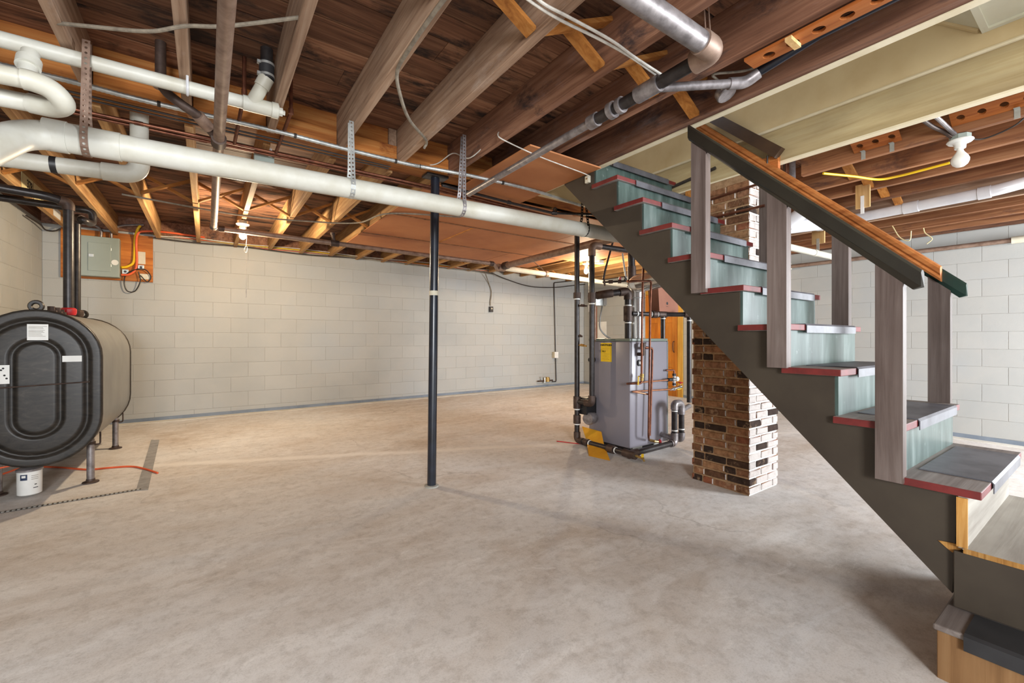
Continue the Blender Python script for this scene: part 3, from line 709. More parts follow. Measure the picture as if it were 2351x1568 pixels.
solo('floor_patch', MB().prism([(p.x, p.y, fz(p.x,p.y)-.003) for p in q4], (0,0,.0055)), M['grey_patch'], 'long grey mortar patch in the floor right of the tank legs', 'patch', smooth=0)

# ================================================================== electrical board on the back wall
yb_ = YW-.004
def ybox(u0, v0, u1, v1, y0, y1):
    a, b = at(u0, v0, Y=y0), at(u1, v1, Y=y0); return (a.x, b.x, y0, y1, b.z, a.z)
def rbox(x0, x1, y0, y1, z0, z1, c=.003): return MB().cham(x0, x1, y0, y1, z0, z1, c)
x0, x1, z0, z1 = -1.376, -.555, 1.955, 2.53
t = thing('backboard', 'orange plywood backboard holding the breaker panel on the back wall', 'board', (-.96, yb_, z0))
part('board', rbox(x0, x1, yb_-.02, yb_, z0, z1), M['plywood'], t, 0)
part('cover_plate', rbox(*ybox(314, 577, 334, 607, yb_-.024, yb_-.02)), M['tape'], t, 0)
part('cover_plate', rbox(*ybox(320, 628, 345, 642, yb_-.024, yb_-.02)), M['tape'], t, 0)
ex0, ex1, ez0, ez1 = -1.205, -.857, 1.98, 2.445; yf = yb_-.125
t = thing('breaker_panel', 'grey green metal breaker panel on the orange plywood board', 'electrical panel', (-1.03, yb_-.02, ez0))
part('enclosure', rbox(ex0, ex1, yf, yb_-.021, ez0, ez1, .004), M['panel_grey'], t, 0)
dr = part('panel_door', rbox(ex0+.075, ex1-.075, yf-.008, yf-.0005, ez0+.06, ez1-.075, .003), M['panel_grey'], t, 0)
part('latch', rbox(ex0+.08, ex0+.125, yf-.013, yf-.008, 2.20, 2.235, .002), M['galv'], dr, 0)
part('hinge', MB().cyl((ex1-.074, yf-.006, 2.10), (ex1-.074, yf-.006, 2.13), .005, n=8).cyl((ex1-.074, yf-.006, 2.29), (ex1-.074, yf-.006, 2.32), .005, n=8), M['galv'], dr)
part('sticker', MB().lathe((ex1-.04, yf-.001, 2.155), (0,-1,0), [(.032,0),(.032,.0012)], 20), M['paper'], t)
def cable(name, pts, r, m, label, cat='cable', n=8, group=None, sp=True, k=8):
    return solo(name, MB().tube(spline(pts, k) if sp else smoothpath(pts, .05, 5), r, n), m, label, cat, group)
Yc = yb_-.05
cable('panel_cable', [at(278,614,Y=yf+.04), at(292,612,Y=Yc), at(306,603,Y=Yc), at(309,580,Y=Yc), at(310,548,Y=Yc), at(316,527,Y=6.98), at(322,518,Y=6.98)], .014, M['yellow'], 'thick yellow cable looping out of the breaker panel side')
cable('panel_cable', [at(278,631,Y=yf+.04), at(296,630,Y=Yc-.02), at(310,620,Y=Yc-.02), at(314,600,Y=Yc-.02), at(313,560,Y=Yc-.02), at(316,538,Y=6.96), at(330,531,Y=6.96), at(380,533,Y=6.96), at(470,545,Y=6.96)], .012, M['orange_cable'], 'thick orange cable looping beside the yellow one at the panel')
for (u, v) in ((288,624),(324,614)):
    c = at(u, v, Y=yb_-.03); t = thing('cable_clamp_box', 'small square metal connector box on the plywood, %s' % ('nearest the panel' if u < 300 else 'above the dark cable loop'), 'junction box', tuple(c))
    part('box', rbox(c.x-.03, c.x+.03, c.y-.02, c.y+.009, c.z-.028, c.z+.028), M['galv'], t, 0); part('screw', MB().lathe(c+V((0,-.021,0)), (0,-1,0), [(.014,0),(.012,.006)], 12), M['iron_dark'], t)
cable('coax_cable', [at(318,624,Y=Yc-.02), at(322,645,Y=Yc-.02), at(310,668,Y=Yc), at(292,668,Y=Yc), at(285,650,Y=Yc), at(290,630,Y=Yc-.02), at(315,618,Y=Yc-.03), at(335,620,Y=Yc-.02), at(346,636,Y=Yc), at(338,647,Y=Yc), at(322,632,Y=Yc-.02)], .006, M['black'], 'coiled thin black cable dangling off the plywood board')
for i, (u0, u1, v0, lab) in enumerate(((232,200,545,'left grey conduit arching up from the breaker panel'),(256,300,548,'right grey conduit arching up from the breaker panel'))):
    s = -1 if i == 0 else 1
    cable('panel_conduit', [at(u0, v0, Y=yf+.05), at(u0, v0-14, Y=yf+.05), at(u0+s*8, v0-24, Y=yf+.05), at(u0+s*26, v0-30, Y=7.0), at(u1+s*30, v0-32, Y=7.0)], .013, M['gas'], lab, 'conduit')
# wire bundle along the top of the back wall
cols = [('yellow','bright yellow cable along the top of the back wall',.007),('orange_cable','orange cable sagging along the back wall top',.006),('wire_dark','lowest dark cable along the back wall top',.008),('wire','grey cable along the top of the back wall',.007),('wire_white','pale cable strung along the back wall top',.006)]
for i, (m, lab, r) in enumerate(cols):
    pts = []
    for j, u in enumerate((352,450,560,700,840,980,1080,1135)):
        z = 2.515+(.03,.01,-.02,.0,.035)[i]*(1 if j % 2 else .4)+random.uniform(-.012,.012)
        yy = 6.99-.012*i; d = ray(u, 500); tt = yy/d.y; pts.append(V((d.x*tt, yy, z)))
    cable('wall_cable', pts, r, M[m], lab)
cable('corner_cable', [at(60,495,X=XL+.03), at(92,515,X=XL+.05), at(105,528,Y=7.02), at(125,530,Y=7.02), at(139,525,Y=7.02)], .008, M['wire_dark'], 'dark cable drooping in the far left corner')

# ================================================================== pipes: helper
def pipe_thing(name, label, pts, r, m, rad=.08, n=16, fits=(), group=None, cat='pipe', fm=None):
    """fits: (a, b, extra radius) hubs between two points along the pipe"""
    P = [V(p) for p in pts]; t = thing(name, label, cat, tuple(P[0]), group)
    part('pipe', MB().tube(smoothpath(P, rad, 8), r, n), m, t)
    for a, b, ex in fits: part('coupling', MB().cyl(a, b, r+ex, n=n+4), fm or m, t)
    return t
def lerp(a, b, k): return V(a)*(1-k)+V(b)*k
def hub(a, b, k, L, ex):
    a, b = V(a), V(b); d = (b-a).normalized(); c = lerp(a, b, k); return (c-d*L/2, c+d*L/2, ex)
# --- 4 inch main drain
a, b = at(62, 300, Y=2.6), at(1415, 540, Y=2.6); a.z = 2.094; b = V((3.25, 2.6, 2.155)); l0 = at(-70, 362, Y=2.32)
pipe_thing('main_drain_pipe', 'thick white plastic drain pipe hung across the whole ceiling', [l0, a, b], .057, M['pvc'], .13, 28,
           [hub(a, b, .022, .07, .008), (lerp(a,b,.022), lerp(a,b,.075), .004), hub(a, b, .815, .012, .003)])
def zmain(x): return a.z+(b.z-a.z)*(x-a.x)/(b.x-a.x)
MA, MBb = a.copy(), b.copy()
# --- perforated straps
def strap(name, label, path, width, m, wdir=(1,0,0), group='perforated pipe hanger straps'):
    P = smoothpath(path, .03, 6); step = .024; pts = [P[0]]; acc = 0
    for p, q in zip(P, P[1:]):
        d = (q-p).length; u = step-acc
        while u <= d: pts.append(p+(q-p)*(u/d)); u += step
        acc = (acc+d) % step
    mb = MB(); W = V(wdir)*width/2
    for p, q in zip(pts, pts[1:]):
        cor = [p-W, p+W, q+W, q-W]; cc = (p+q)/2; e1, e2 = W.normalized()*.0055, (q-p).normalized()*.0055
        ho = [cc+e1*math.cos(x)+e2*math.sin(x) for x in [math.radians(z) for z in (-112,-68,-22,22,68,112,158,202)]]
        mb.add(cor+ho, [(0,1,5,4),(1,6,5),(1,2,7,6),(2,8,7),(2,3,9,8),(3,10,9),(3,0,11,10),(0,4,11)])
    o = solo(name, mb, m, label, 'strap', group, 0)
    md = o.modifiers.new('thick', 'SOLIDIFY'); md.thickness = .0014; md.offset = 0
    return o
def pipe_strap(label, x, topz, m, yc=2.6, r=.0585, top2=None, dx=0):
    z = zmain(x); P = [V((x+dx, yc-.012, topz)), V((x, yc-r*.8, z+r*1.1))]
    for k in range(9):
        an = math.pi*.9+math.pi*1.2*k/8; P.append(V((x, yc+(r+.001)*math.cos(an), z+(r+.001)*math.sin(an))))
    P += [V((x, yc+.02, z+r*1.6)), V((x+dx, yc+.012, top2 or topz))]
    return strap('pipe_strap', label, P, .026, m)
pipe_strap('rusty perforated strap around the drain pipe at the far left', at(192,330,Y=2.54).x, 2.53, M['iron'], r=.0655)
pipe_strap('bright galvanised perforated strap around the drain pipe below a joist', at(812,430,Y=2.54).x, 2.50, M['galv'])
pipe_strap('dark perforated strap around the drain pipe right of the post', at(1068,475,Y=2.54).x, 2.62, M['gas'], dx=.02)
pipe_strap('dark strap around the drain pipe beside the stair stringer', at(1352,520,Y=2.54).x, 2.48, M['iron_dark'])
# --- upper 2 inch waste pipe with cleanout
a, b = V((-.95, 2.63, 2.452)), at(600, 246, Y=2.63); b.z = 2.462; c = at(640, 256, Y=2.63); c.z = 2.462
t = pipe_thing('upper_waste_pipe', 'white plastic waste pipe close under the joists at upper left', [a, b, c], .032, M['pvc'], .02, 20, [hub(a, c, .93, .15, .005), hub(a, c, .985, .03, .008)])
part('cleanout_plug', MB().cyl(c, c+V((.018,0,0)), .022, n=8).cyl(c+V((.018,0,0)), c+V((.03,0,0)), .013, n=4), M['pvc'], t)
k0 = lerp(a, c, .90); e = V((.225, 2.575, 2.525)); e2_ = V((.252, 2.555, 2.585)); tp = V((.252, 2.555, ZB-.004))
part('wye_branch', MB().tube(smoothpath([k0, e, e2_], .05, 6), .031, 18), M['pvc'], t)
part('branch_hub', MB().cyl(lerp(e, e2_, .2), e2_, .036, n=18), M['pvc'], t)
part('rubber_coupling', MB().cyl(e2_-V((0,0,.01)), e2_+V((0,0,.075)), .035, n=20), M['rubber'], t)
for z in (.0, .058): part('hose_clamp', MB().cyl(e2_+V((0,0,z)), e2_+V((0,0,z+.012)), .0365, n=20).obox(e2_+V((-.036,-.01,z+.006)), ((1,0,0),(0,1,0),(0,0,1)), (.008,.01,.007)), M['galv'], t)
part('stub', MB().cyl(e2_+V((0,0,.07)), tp, .029, n=18), M['iron_dark'], t)
p = lerp(a, c, .69); strap_p = [p+V((0,-.034,.03)), p+V((0,-.034,-.02)), p+V((0,0,-.036)), p+V((0,.034,0)), p+V((0,.034,.03))]
solo('plastic_pipe_hook', MB().tube(smoothpath([p+V((0,-.036,.045)), p+V((0,-.036,-.02)), p+V((0,0,-.04)), p+V((0,.036,-.01))], .02, 5), .006, 6), M['pvc_new'], 'white plastic hook holding the upper waste pipe', 'hook')
# --- left trap bend
P = [at(-60,158,Y=2.15), at(70,185,Y=2.15), at(118,203,Y=2.16), at(150,238,Y=2.19), at(128,250,Y=2.25), at(75,238,Y=2.27), at(-60,212,Y=2.27)]
t = thing('drain_trap', 'white plastic u shaped trap pipe at the upper left edge', 'pipe', tuple(P[0]))
part('upper_run', MB().tube([P[0], P[1]], .030, 20), M['pvc'], t)
part('return_bend', MB().tube(smoothpath([lerp(P[0],P[1],.85), P[1], P[2], P[3], P[4], lerp(P[5],P[6],.05)], .05, 6), .0335, 20), M['pvc'], t)
part('lower_run', MB().tube([lerp(P[5],P[6],0), P[6]], .030, 20), M['pvc'], t)
q1 = at(60,178,Y=2.4); part('riser_hub', MB().cyl(q1, q1+V((0,0.05,.12)), .027, n=18).cyl(q1+V((0,.02,.05)), q1+V((0,.035,.085)), .036, n=18), M['pvc'], t)
# --- lower branch behind the girder
P = [at(-80,352,Y=3.32), at(285,398,Y=3.32), at(320,402,Y=3.32), V(at(320,402,Y=3.32)[:2]+(ZB-.004,)) if 0 else V((at(320,402,Y=3.32).x, 3.32, ZB-.004))]
P[2].z = P[1].z
t = pipe_thing('branch_drain_pipe', 'white plastic branch pipe below the thick drain with an elbow turning up', [P[0], P[2], P[3]], .043, M['pvc'], .10, 22)
part('elbow', MB().tube(smoothpath([P[2]+(P[0]-P[2]).normalized()*.16, P[2], P[2]+V((0,0,.16))], .11, 8), .049, 22), M['pvc'], t)
d = (P[2]-P[0]).normalized(); c = lerp(P[0], P[2], .47); part('black_band', MB().cyl(c-d*.013, c+d*.013, .0438, n=22), M['black'], t)
# --- brown iron pipe along the joists, then along the back
IX, IZ = .055, 2.365
a, b, c = V((IX, -1.5, IZ)), V((IX, 5.32, IZ)), at(1135, 606, Y=5.32); d = at(1165, 622, Y=5.36)
t = pipe_thing('iron_drain_pipe', 'long brown iron pipe running away under the joists then along the back', [a, b, c, V((c.x+.12, 5.42, c.z-.06))], .027, M['iron'], .05, 18,
    [((IX,2.93,IZ),(IX,3.02,IZ),.01),((IX,5.24,IZ),(IX,5.29,IZ),.006),hub(b,c,.02,.05,.006),hub(b,c,.345,.09,.009),hub(b,c,.985,.06,.007)], fm=M['iron_fit'])
q1 = lerp(b, c, .345); part('tee_outlet', MB().cyl(q1, q1+V((-.02,.0,.1)), .02, n=12).cyl(q1+V((-.018,0,.09)), q1+V((-.022,0,.12)), .027, n=12), M['iron_fit'], t)
# rusty trap joining it
P = [V((-.19, 2.80, ZB-.003)), V((-.19, 2.80, 2.50)), V((-.10, 2.80, 2.44)), V((-.03, 2.86, 2.43)), V((.045, 2.97, IZ+.01))]
t = pipe_thing('rusty_waste_arm', 'rusty iron waste arm dropping from the boards into the brown pipe', P, .023, M['iron_fit'], .05, 16, [(P[1]+V((0,0,.05)), P[1]+V((0,0,-.0)), .008), (P[3]-V((.01,.01,0)), lerp(P[3],P[4],.5), .008)], fm=M['iron'])
# --- grey gas/drain line at upper right of the joists
a, e, f = V((.95, .983, 2.415)), V((1.70, .983, 2.42)), V((1.755, 3.12, 2.43))
t = thing('steel_drain_line', 'grey steel pipe turning an elbow and running back beneath the right hand joists', 'pipe', tuple(e))
part('large_pipe', MB().tube([a, e+V((-.05,0,0))], .040, 22), M['gas'], t)
part('elbow', MB().tube(smoothpath([e+V((-.10,0,0)), e+V((.0,0,0)), e+V((.003,.09,0))], .06, 8), .047, 22), M['iron'], t)
g1 = lerp(e, f, .33); part('pipe', MB().tube([e+V((.002,.07,0)), g1], .030, 18), M['iron_dark'], t)
part('pipe', MB().tube([g1, f], .0225, 18), M['gas'], t)
for k, L, ex in ((.155,.13,.012),(.235,.025,.014),(.262,.03,.016),(.325,.06,.011)):
    q1, q2, ex = hub(e, f, k, L, ex); part('fitting', MB().cyl(q1, q2, .03+ex-.004, n=20), M['gas'], t)
tee = lerp(e, f, .15); n1 = at(1712, 190, Z=2.47); n2_ = V((n1.x+.02, -1.5, 2.56)); n1b = V((n1.x+.02, n1.y-.05, 2.5))
part('branch', MB().tube([tee, n1], .020, 16), M['gas'], t)
part('branch_elbow', MB().tube(smoothpath([lerp(n1, tee, .18), n1, n1b], .03, 5), .027, 16), M['gas'], t)
solo('dark_side_pipe', MB().tube([n1b+V((0,.02,0)), V((n1.x+.03, n1.y-.3, 2.545)), V((n1.x+.03, -1.5, 2.55))], .021, 16), M['post_black'], 'dark pipe running beside the cream edged trimmer', 'pipe')
c = at(1660, 218, Z=2.52); t = thing('round_junction_box', 'round grey junction box hanging below the steel pipe branch', 'junction box', tuple(c))
part('box', MB().lathe(c+V((0,0,.03)), (.1,-.5,-1), [(.045,0),(.05,.01),(.05,.04),(.046,.045)], 20), M['gas'], t)
cable('junction_cable', [c, c+V((-.05,-.02,.01)), c+V((-.07,-.01,.05)), at(1640,170,Z=2.56), at(1720,160,Z=2.6), at(1810,118,Z=2.6)], .006, M['wire'], 'grey cable leaving the round junction box')
for i, u in enumerate((1592, 1622)):
    p = at(u, 62, Y=1.0); solo('hanger_wire', MB().tube([V((1.62+.03*i, .99, ZB-.003)), V((1.645+.035*i, .985, 2.45))], .003, 6), M['iron'], ('left' if i == 0 else 'right')+' thin wire holding up the steel elbow', 'wire')

# ================================================================== copper and cables along the girder
for i, (v1, v2, v3, lab) in enumerate(((235,286,421,'upper copper pipe running along behind the girder'),(246,297,431,'lower copper pipe running along behind the girder'))):
    zz = 2.478-.0*i; P = [V((-1.4, 3.27+.055*i, zz)), V((1.6, 3.27+.055*i, zz)), V((3.2, 3.30+.055*i, zz-.04))]
    pipe_thing('copper_line', lab, P, .0095, M['copper'], .05, 10, [hub(P[0], P[1], .36+.1*i, .04, .003)])
for u, v0, v1, lab, xx, yy in ((561,130,322,'vertical copper drop left of the waste cleanout','',0),(668,180,340,'vertical copper drop right of the waste cleanout','',0)):
    tp = at(u, v0, Z=ZB); bt = V((tp.x, 3.0, 2.50)); 
    P = [V((tp.x, tp.y, ZB-.003)), V((tp.x, tp.y, 2.54)), V((tp.x-.02, 3.27, 2.478))]
    pipe_thing('copper_drop', lab, P, .010, M['copper'], .03, 10, [(P[1]+V((0,0,.02)), P[1]-V((0,0,.01)), .004)])
def ggy(u, v): return at(u, v, Y=2.985)
P = [ggy(-60,165), ggy(150,206), ggy(300,238), ggy(500,281), ggy(640,312), ggy(790,344), ggy(930,376)]
P = [V((q.x, 2.978, 2.497+.004*math.sin(i*2))) for i, q in enumerate(P)]
P += [V((1.30, 2.96, 2.494)), V((1.55, 2.9, 2.484)), V((1.72, 2.86, 2.474)), V((2.2, 2.84, 2.470)), V((2.8, 2.9, 2.466))]
t = thing('armored_cable', 'ribbed silver armored cable clipped along the girder bottom', 'cable', tuple(P[6]))
sp = spline(P, 26); part('sheath', MB().tube(sp, [.0135 if i % 2 else .0115 for i in range(len(sp))], 10), M['galv'], t)
for i in (60, 110, 150, 176, 215, 245): part('clip', MB().tube([sp[i], sp[i+1]], .0155, 10), M['wire_dark'], t)
for j, (dz, m, lab) in enumerate(((.012,'wire_dark','thin dark cable just behind the armored cable'),(-.004,'wire_dark','second thin dark cable behind the armored cable'))):
    cable('girder_cable', [V((-1.4,3.10+.06*j,2.500+dz*.2)), V((-.4,3.11+.05*j,2.503)), V((.4,3.09+.05*j,2.496)), V((1.1,3.12+.04*j,2.502))], .006, M[m], lab)
# old cloth cables at the near joists
cable('cloth_cable', [at(122,52,Z=2.51), at(200,60,Z=2.485), at(340,72,Z=2.47), at(425,60,Z=2.485), at(520,60,Z=2.48), at(690,40,Z=2.52)], .0075, M['wire'], 'grey cloth cable sagging across the joists at top left')
XA = XJ[0]
cable('cloth_cable', [V((XA-.02,-1.0,2.492)), V((XA-.02,1.0,2.492)), at(1000,25,Z=2.492), at(935,120,Z=2.492), at(912,165,Z=2.49), at(918,215,Z=2.44), at(940,275,Z=2.42), at(978,322,Z=2.49), at(974,340,Z=2.47)], .0085, M['wire'], 'grey cable hanging in a loop off the middle joist')
for j in (0, 1):
    cable('white_cable', [at(1175+22*j,-30-6*j,Z=2.49), at(1225+22*j,8,Z=2.488), at(1285+20*j,45-6*j,Z=2.487), at(1380+22*j,92,Z=2.487), at(1450+8*j,132,Z=2.487), at(1520+6*j,182-6*j,Z=2.49)], .006, M['wire_white'], ('left' if j == 0 else 'right')+' one of the twin white cables crossing the upper joists', group='twin white cables')
cable('door_bell_wire', [at(945,378,Y=3.02), at(1000,377,Y=2.99), at(1040,352,X=1.49), at(1080,362,X=1.49), at(1142,306,X=1.56), at(1150,318,Z=2.47), at(1240,360,Z=2.47), at(1345,400,Z=2.47), at(1350,408,X=2.3)], .004, M['wire_white'], 'thin white wire drooping to the small switch on the stringer')
c = at(1349, 411, X=2.335); t = thing('bell_switch', 'small cream switch box fixed at the top of the stringer', 'switch', tuple(c))
part('switch_body', rbox(2.325, 2.349, c.y-.02, c.y+.02, c.z-.03, c.z+.022), M['tape'], t, 0); part('button', MB().lathe((2.3245, c.y, c.z), (-1,0,0), [(.006,0),(.005,.004)], 10), M['brass'], t)
pg = [at(1015,425,Z=2.455), at(1173,466,Z=2.455), at(1268,489,Z=2.455), at(1360,492,Z=2.45)]
t = pipe_thing('black_gas_line', 'thin black pipe with a small valve under the hardboard beside the thick drain', pg, .012, M['iron_dark'], .03, 10, [hub(pg[0],pg[1],.97,.03,.006), hub(pg[2],pg[3],.05,.05,.007)])
part('valve_knob', MB().torus(pg[2]+V((.02,-.02,.03)), (0,1,.2), .018, .006, 14, 6).cyl(pg[2], pg[2]+V((.02,-.01,.03)), .006, n=8), M['iron_dark'], t)
# junction box near drain
c = at(608, 362, Y=3.4); t = thing('steel_junction_box', 'small grey steel junction box above the thick drain pipe', 'junction box', tuple(c))
part('box', rbox(c.x-.065, c.x+.055, 3.38, 3.44, c.z-.035, c.z+.04), M['panel_grey'], t, 0); part('connector', MB().cyl((c.x+.03, 3.375, c.z+.005), (c.x+.03, 3.375, c.z+.06), .012, n=10), M['paper'], t)
# thin wires in the far bay
cable('bay_cable', [V((-.6,5.0,2.49)), V((.25,5.05,2.465)), V((.85,5.0,2.485)), V((1.3,4.7,2.47)), V((1.47,4.2,2.478)), V((2.1,3.9,2.476))], .008, M['wire'], 'grey cable crossing the far joists near the left lamp')
for (a, b, lab) in (((120,470),(260,445),'left'),):
    pass
# license plates on a left joist
XP = XJ[-5]
def plate(u0, v0, u1, v1, text, lab, m):
    a, b = at(u0, v0, X=XP), at(u1, v1, X=XP); zc = 2.585
    t = thing('number_plate', lab, 'number plate', (XP, (a.y+b.y)/2, zc-.07))
    part('plate', MB().cham(XP+.001, XP+.004, a.y, b.y, zc-.075, zc+.075, .0012), m, t, 0)
    return t, a.y, b.y, zc
def text_part(s, size, loc, rot, m, parent, name='lettering', ext=.0006, bold=0):
    cu = bpy.data.curves.new('tmp', 'FONT'); cu.body = s; cu.size = size; cu.extrude = ext; cu.align_x = 'CENTER'; cu.align_y = 'CENTER'; cu.offset = bold; cu.resolution_u = 3
    o = bpy.data.objects.new('tmp', cu); C.objects.link(o)
    bpy.context.view_layer.update(); me = bpy.data.meshes.new_from_object(o.evaluated_get(bpy.context.evaluated_depsgraph_get()))
    bpy.data.objects.remove(o); bpy.data.curves.remove(cu)
    R = rot.to_4x4(); me.transform(Matrix.Translation(V(loc)) @ R); me.materials.clear(); me.materials.append(m); me.name = name
    return put(name, me, parent)
FX = Matrix(((0,0,1),(1,0,0),(0,1,0)))        # text facing +X: right = +Y
FY = Matrix(((1,0,0),(0,0,-1),(0,1,0)))       # text facing -Y: right = +X
FXm = Matrix(((0,0,-1),(-1,0,0),(0,1,0)))     # text facing -X: right = -Y
t, y0, y1, zc = plate(48, 405, 75, 442, '', 'old cream number plate lettered 378 on a left joist', M['plate'])
text_part('378', .10, (XP+.0045, y0+(y1-y0)*.68, zc+.01), FX, M['ink'], t, bold=.002)
t, y0, y1, zc = plate(77, 415, 100, 452, '', 'faded cream plate just behind the 378 plate', M['plate'])
text_part('0105', .09, (XP+.0045, (y0+y1)/2, zc), FX, M['wire'], t)
part('red_tag', MB().box(XP+.001, XP+.004, at(122,475,X=XP).y, at(138,485,X=XP).y, 2.51, 2.60), M['paper'], t, 0)

# ================================================================== lamps
def lamp(label, x, y, zb, r, on, pull=True, power=60):
    t = thing('bulb_socket', label, 'lamp', (x, y, zb))
    part('octagon_box', MB().lathe((x, y, zb), (0,0,-1), [(.05,0),(.05,.03)], 8), M['panel_grey'] if not on else M['galv'], t)
    part('porcelain_base', MB().lathe((x, y, zb-.03), (0,0,-1), [(.06,0),(.062,.006),(.055,.014),(.034,.018),(.028,.028),(.026,.05),(.022,.05)], 24), M['porcelain'], t)
    z = zb-.078; k = r
    part('bulb', MB().lathe((x, y, z), (0,0,-1), [(.014,0),(.015,.012),(.019,.024),(k*.82,.048),(k,.068),(k*.98,.082),(k*.8,.10),(k*.45,.113),(.002,.117)], 24), M['bulb_on'] if on else M['bulb_off'], t, 60)
    if pull:
        bz_ = zb-.06; cx_ = x+.03
        P = [V((cx_, y-.03, bz_)), V((cx_+.005, y-.032, bz_-.12)), V((cx_, y-.03, bz_-.20))]
        part('pull_cord', MB().tube(P, .0022, 6).tube(spline([P[2], P[2]+V((-.018,0,-.05)), P[2]+V((0,0,-.075)), P[2]+V((.012,0,-.03)), P[2]]), .002, 6).tube([P[2]+V((0,0,-.07)), P[2]+V((0,0,-.45))], .0013, 6).tube([P[2]+V((0,0,-.45)), P[2]+V((0,0,-.55))], .004, 6), M['wire_white'], t)
    if on:
        l = bpy.data.lights.new('bulb_light', 'POINT'); l.energy = power; l.color = (1, .79, .53); l.shadow_soft_size = .035
        o = bpy.data.objects.new('bulb_light', l); C.objects.link(o); o.location = (x, y, z-.075-.055); 
    return t
lamp('lit bare bulb with pull chain in front of the left back wall', .31, 5.4, 2.49, .034, True, True, 80)
lamp('lit bare bulb in the far right corner behind the riser pipes', 5.02, 5.07, 2.492, .034, True, True, 62)
t = lamp('unlit white bulb in a porcelain socket over the stairs at right', 3.80, .61, 2.495, .043, False, False)
part('flex_conduit', MB().tube(spline([(3.79,.61,2.475), at(2180,297,X=3.72), at(2160,278,X=3.58), at(2135,256,X=3.42)]), .012, 10), M['gas'], t)
part('flex_conduit', MB().tube(spline([(3.78,.63,2.475), at(2168,303,X=3.74), at(2140,290,X=3.62), at(2112,270,X=3.45)]), .012, 10), M['iron_fit'], t)
part('side_cable', MB().tube(spline([(3.84,.59,2.48),(3.9,.52,2.47),(3.86,.40,2.485),(3.84,.34,2.53)]), .005, 8), M['wire_dark'], t)

# ================================================================== boiler corner
BX0, BX1, BY0, BY1, BZ0, BZ1 = 3.425, 4.035, 2.855, 3.42, .155, 1.249
bzf = fz(3.7, 3.1)
bo = thing('boiler', 'tall grey enamelled boiler with yellow label beside the brick chimney', 'boiler', (3.73, 3.1, bzf))
part('jacket', MB().cham(BX0, BX1, BY0, BY1, BZ0, BZ1-.03, .012), M['boiler'], bo, 30)
part('top_rim', MB().cham(BX0-.002, BX1+.002, BY0-.002, BY1+.002, BZ1-.03, BZ1, .006), M['boiler_top'], bo, 30)
part('edge_trim', MB().box(BX1-.004, BX1+.003, BY0-.003, BY0+.02, BZ0, BZ1-.03), M['panel_grey'], bo, 0)
part('base', MB().box(BX0+.04, BX1-.04, BY0+.06, BY1-.04, bzf+.002, BZ0), M['iron_dark'], bo, 0)
for u, v in ((1435,1047),(1500,1035)):
    pass
for x, y in ((3.50,2.88),(3.86,2.90)): part('support_block', MB().cham(x, x+.15, y, y+.15, fz(x,y)-.004, fz(x,y)+.062, .004), M['concrete_block'], bo, 0)
a, b = at(1379.5, 787, X=BX0-.002), at(1404, 831, X=BX0-.002)
lb = part('energy_label', MB().box(BX0-.0022, BX0-.0005, b.y, a.y, b.z, a.z), M['yellow'], bo, 0)
wl_ = a.y-b.y; hl = a.z-b.z; yc_ = (a.y+b.y)/2
text_part('ENERGYGUIDE', .024, (BX0-.003, yc_, a.z-.024), FXm, M['ink'], lb, bold=.0008)
text_part('85.0', .026, (BX0-.003, yc_+.03, a.z-.09), FXm, M['ink'], lb)
mb = MB()
for k in (.3,.38,.58,.66,.74,.82,.88): mb.box(BX0-.0032, BX0-.0022, yc_-.05+.03*(k*7 % 1), yc_+.055, a.z-hl*k-.001, a.z-hl*k+.001)
part('label_lines', mb, M['brass'], lb, 0)
c = at(1467, 833, Y=BY0); part('gauge', MB().lathe(c+V((0,.001,0)), (0,-1,0), [(.032,0),(.032,.012),(.028,.013)], 24), M['black'], bo)
part('gauge_dial', MB().lathe(c+V((0,-.0125,0)), (0,-1,0), [(.017,0),(.017,.0012)], 4), M['paper'], bo, 0)
c = at(1366, 826, X=BX0); part('aquastat_knob', MB().cyl(c+V((.01,.02,0)), c+V((-.045,.02,0)), .03, n=20).cyl(c+V((-.045,.02,0)), c+V((-.06,.02,0)), .024, n=20), M['black'], bo)
# burner on the left side
c = at(1362, 955, X=3.36); c.y = 3.36
part('burner_body', MB().cham(3.27, 3.424, 3.30, 3.42, .44, .62, .01), M['black'], bo, 30)
part('burner_motor', MB().lathe((3.40, 3.33, .40), (-1,-.25,0), [(.062,0),(.066,.01),(.066,.10),(.06,.112),(.03,.115)], 24), M['gas'], bo)
# front fittings of the boiler
def fy(u, v, y=2.80): return at(u, v, Y=y)
c = fy(1465, 813, BY0)
part('relief_valve', MB().cyl(c, c+V((0,-.06,0)), .018, n=12).cyl(c+V((0,-.06,-.01)), c+V((0,-.06,.07)), .02, n=12).cyl(c+V((0,-.06,.07)), c+V((0,-.06,.11)), .028, n=12).box(c.x-.005, c.x+.045, c.y-.07, c.y-.05, c.z+.108, c.z+.118), M['iron_fit'], bo)
def handwheel(name, c, ax, R, m, par):
    mb = MB().torus(c, ax, R, R*.2, 18, 6); a = V(ax).normalized(); u = a.cross(V((0,.3,1))).normalized(); w_ = a.cross(u)
    for k in range(3):
        e = u*math.cos(k*math.pi/3)+w_*math.sin(k*math.pi/3); mb.cyl(c-e*R, c+e*R, R*.12, n=6)
    mb.cyl(c-a*.02, c+a*.012, R*.25, n=8)
    return part(name, mb, m, par)
c = fy(1497, 1012, BY0-.0)
part('drain_cock', MB().cyl(c+V((-.03,0,.01)), c+V((-.03,-.06,.01)), .014, n=10).cyl(c+V((-.03,-.05,.01)), c+V((.02,-.07,0)), .011, n=10), M['brass'], bo)
handwheel('drain_wheel', c+V((.03,-.075,-.002)), (1,-.5,0), .024, M['red'], bo)
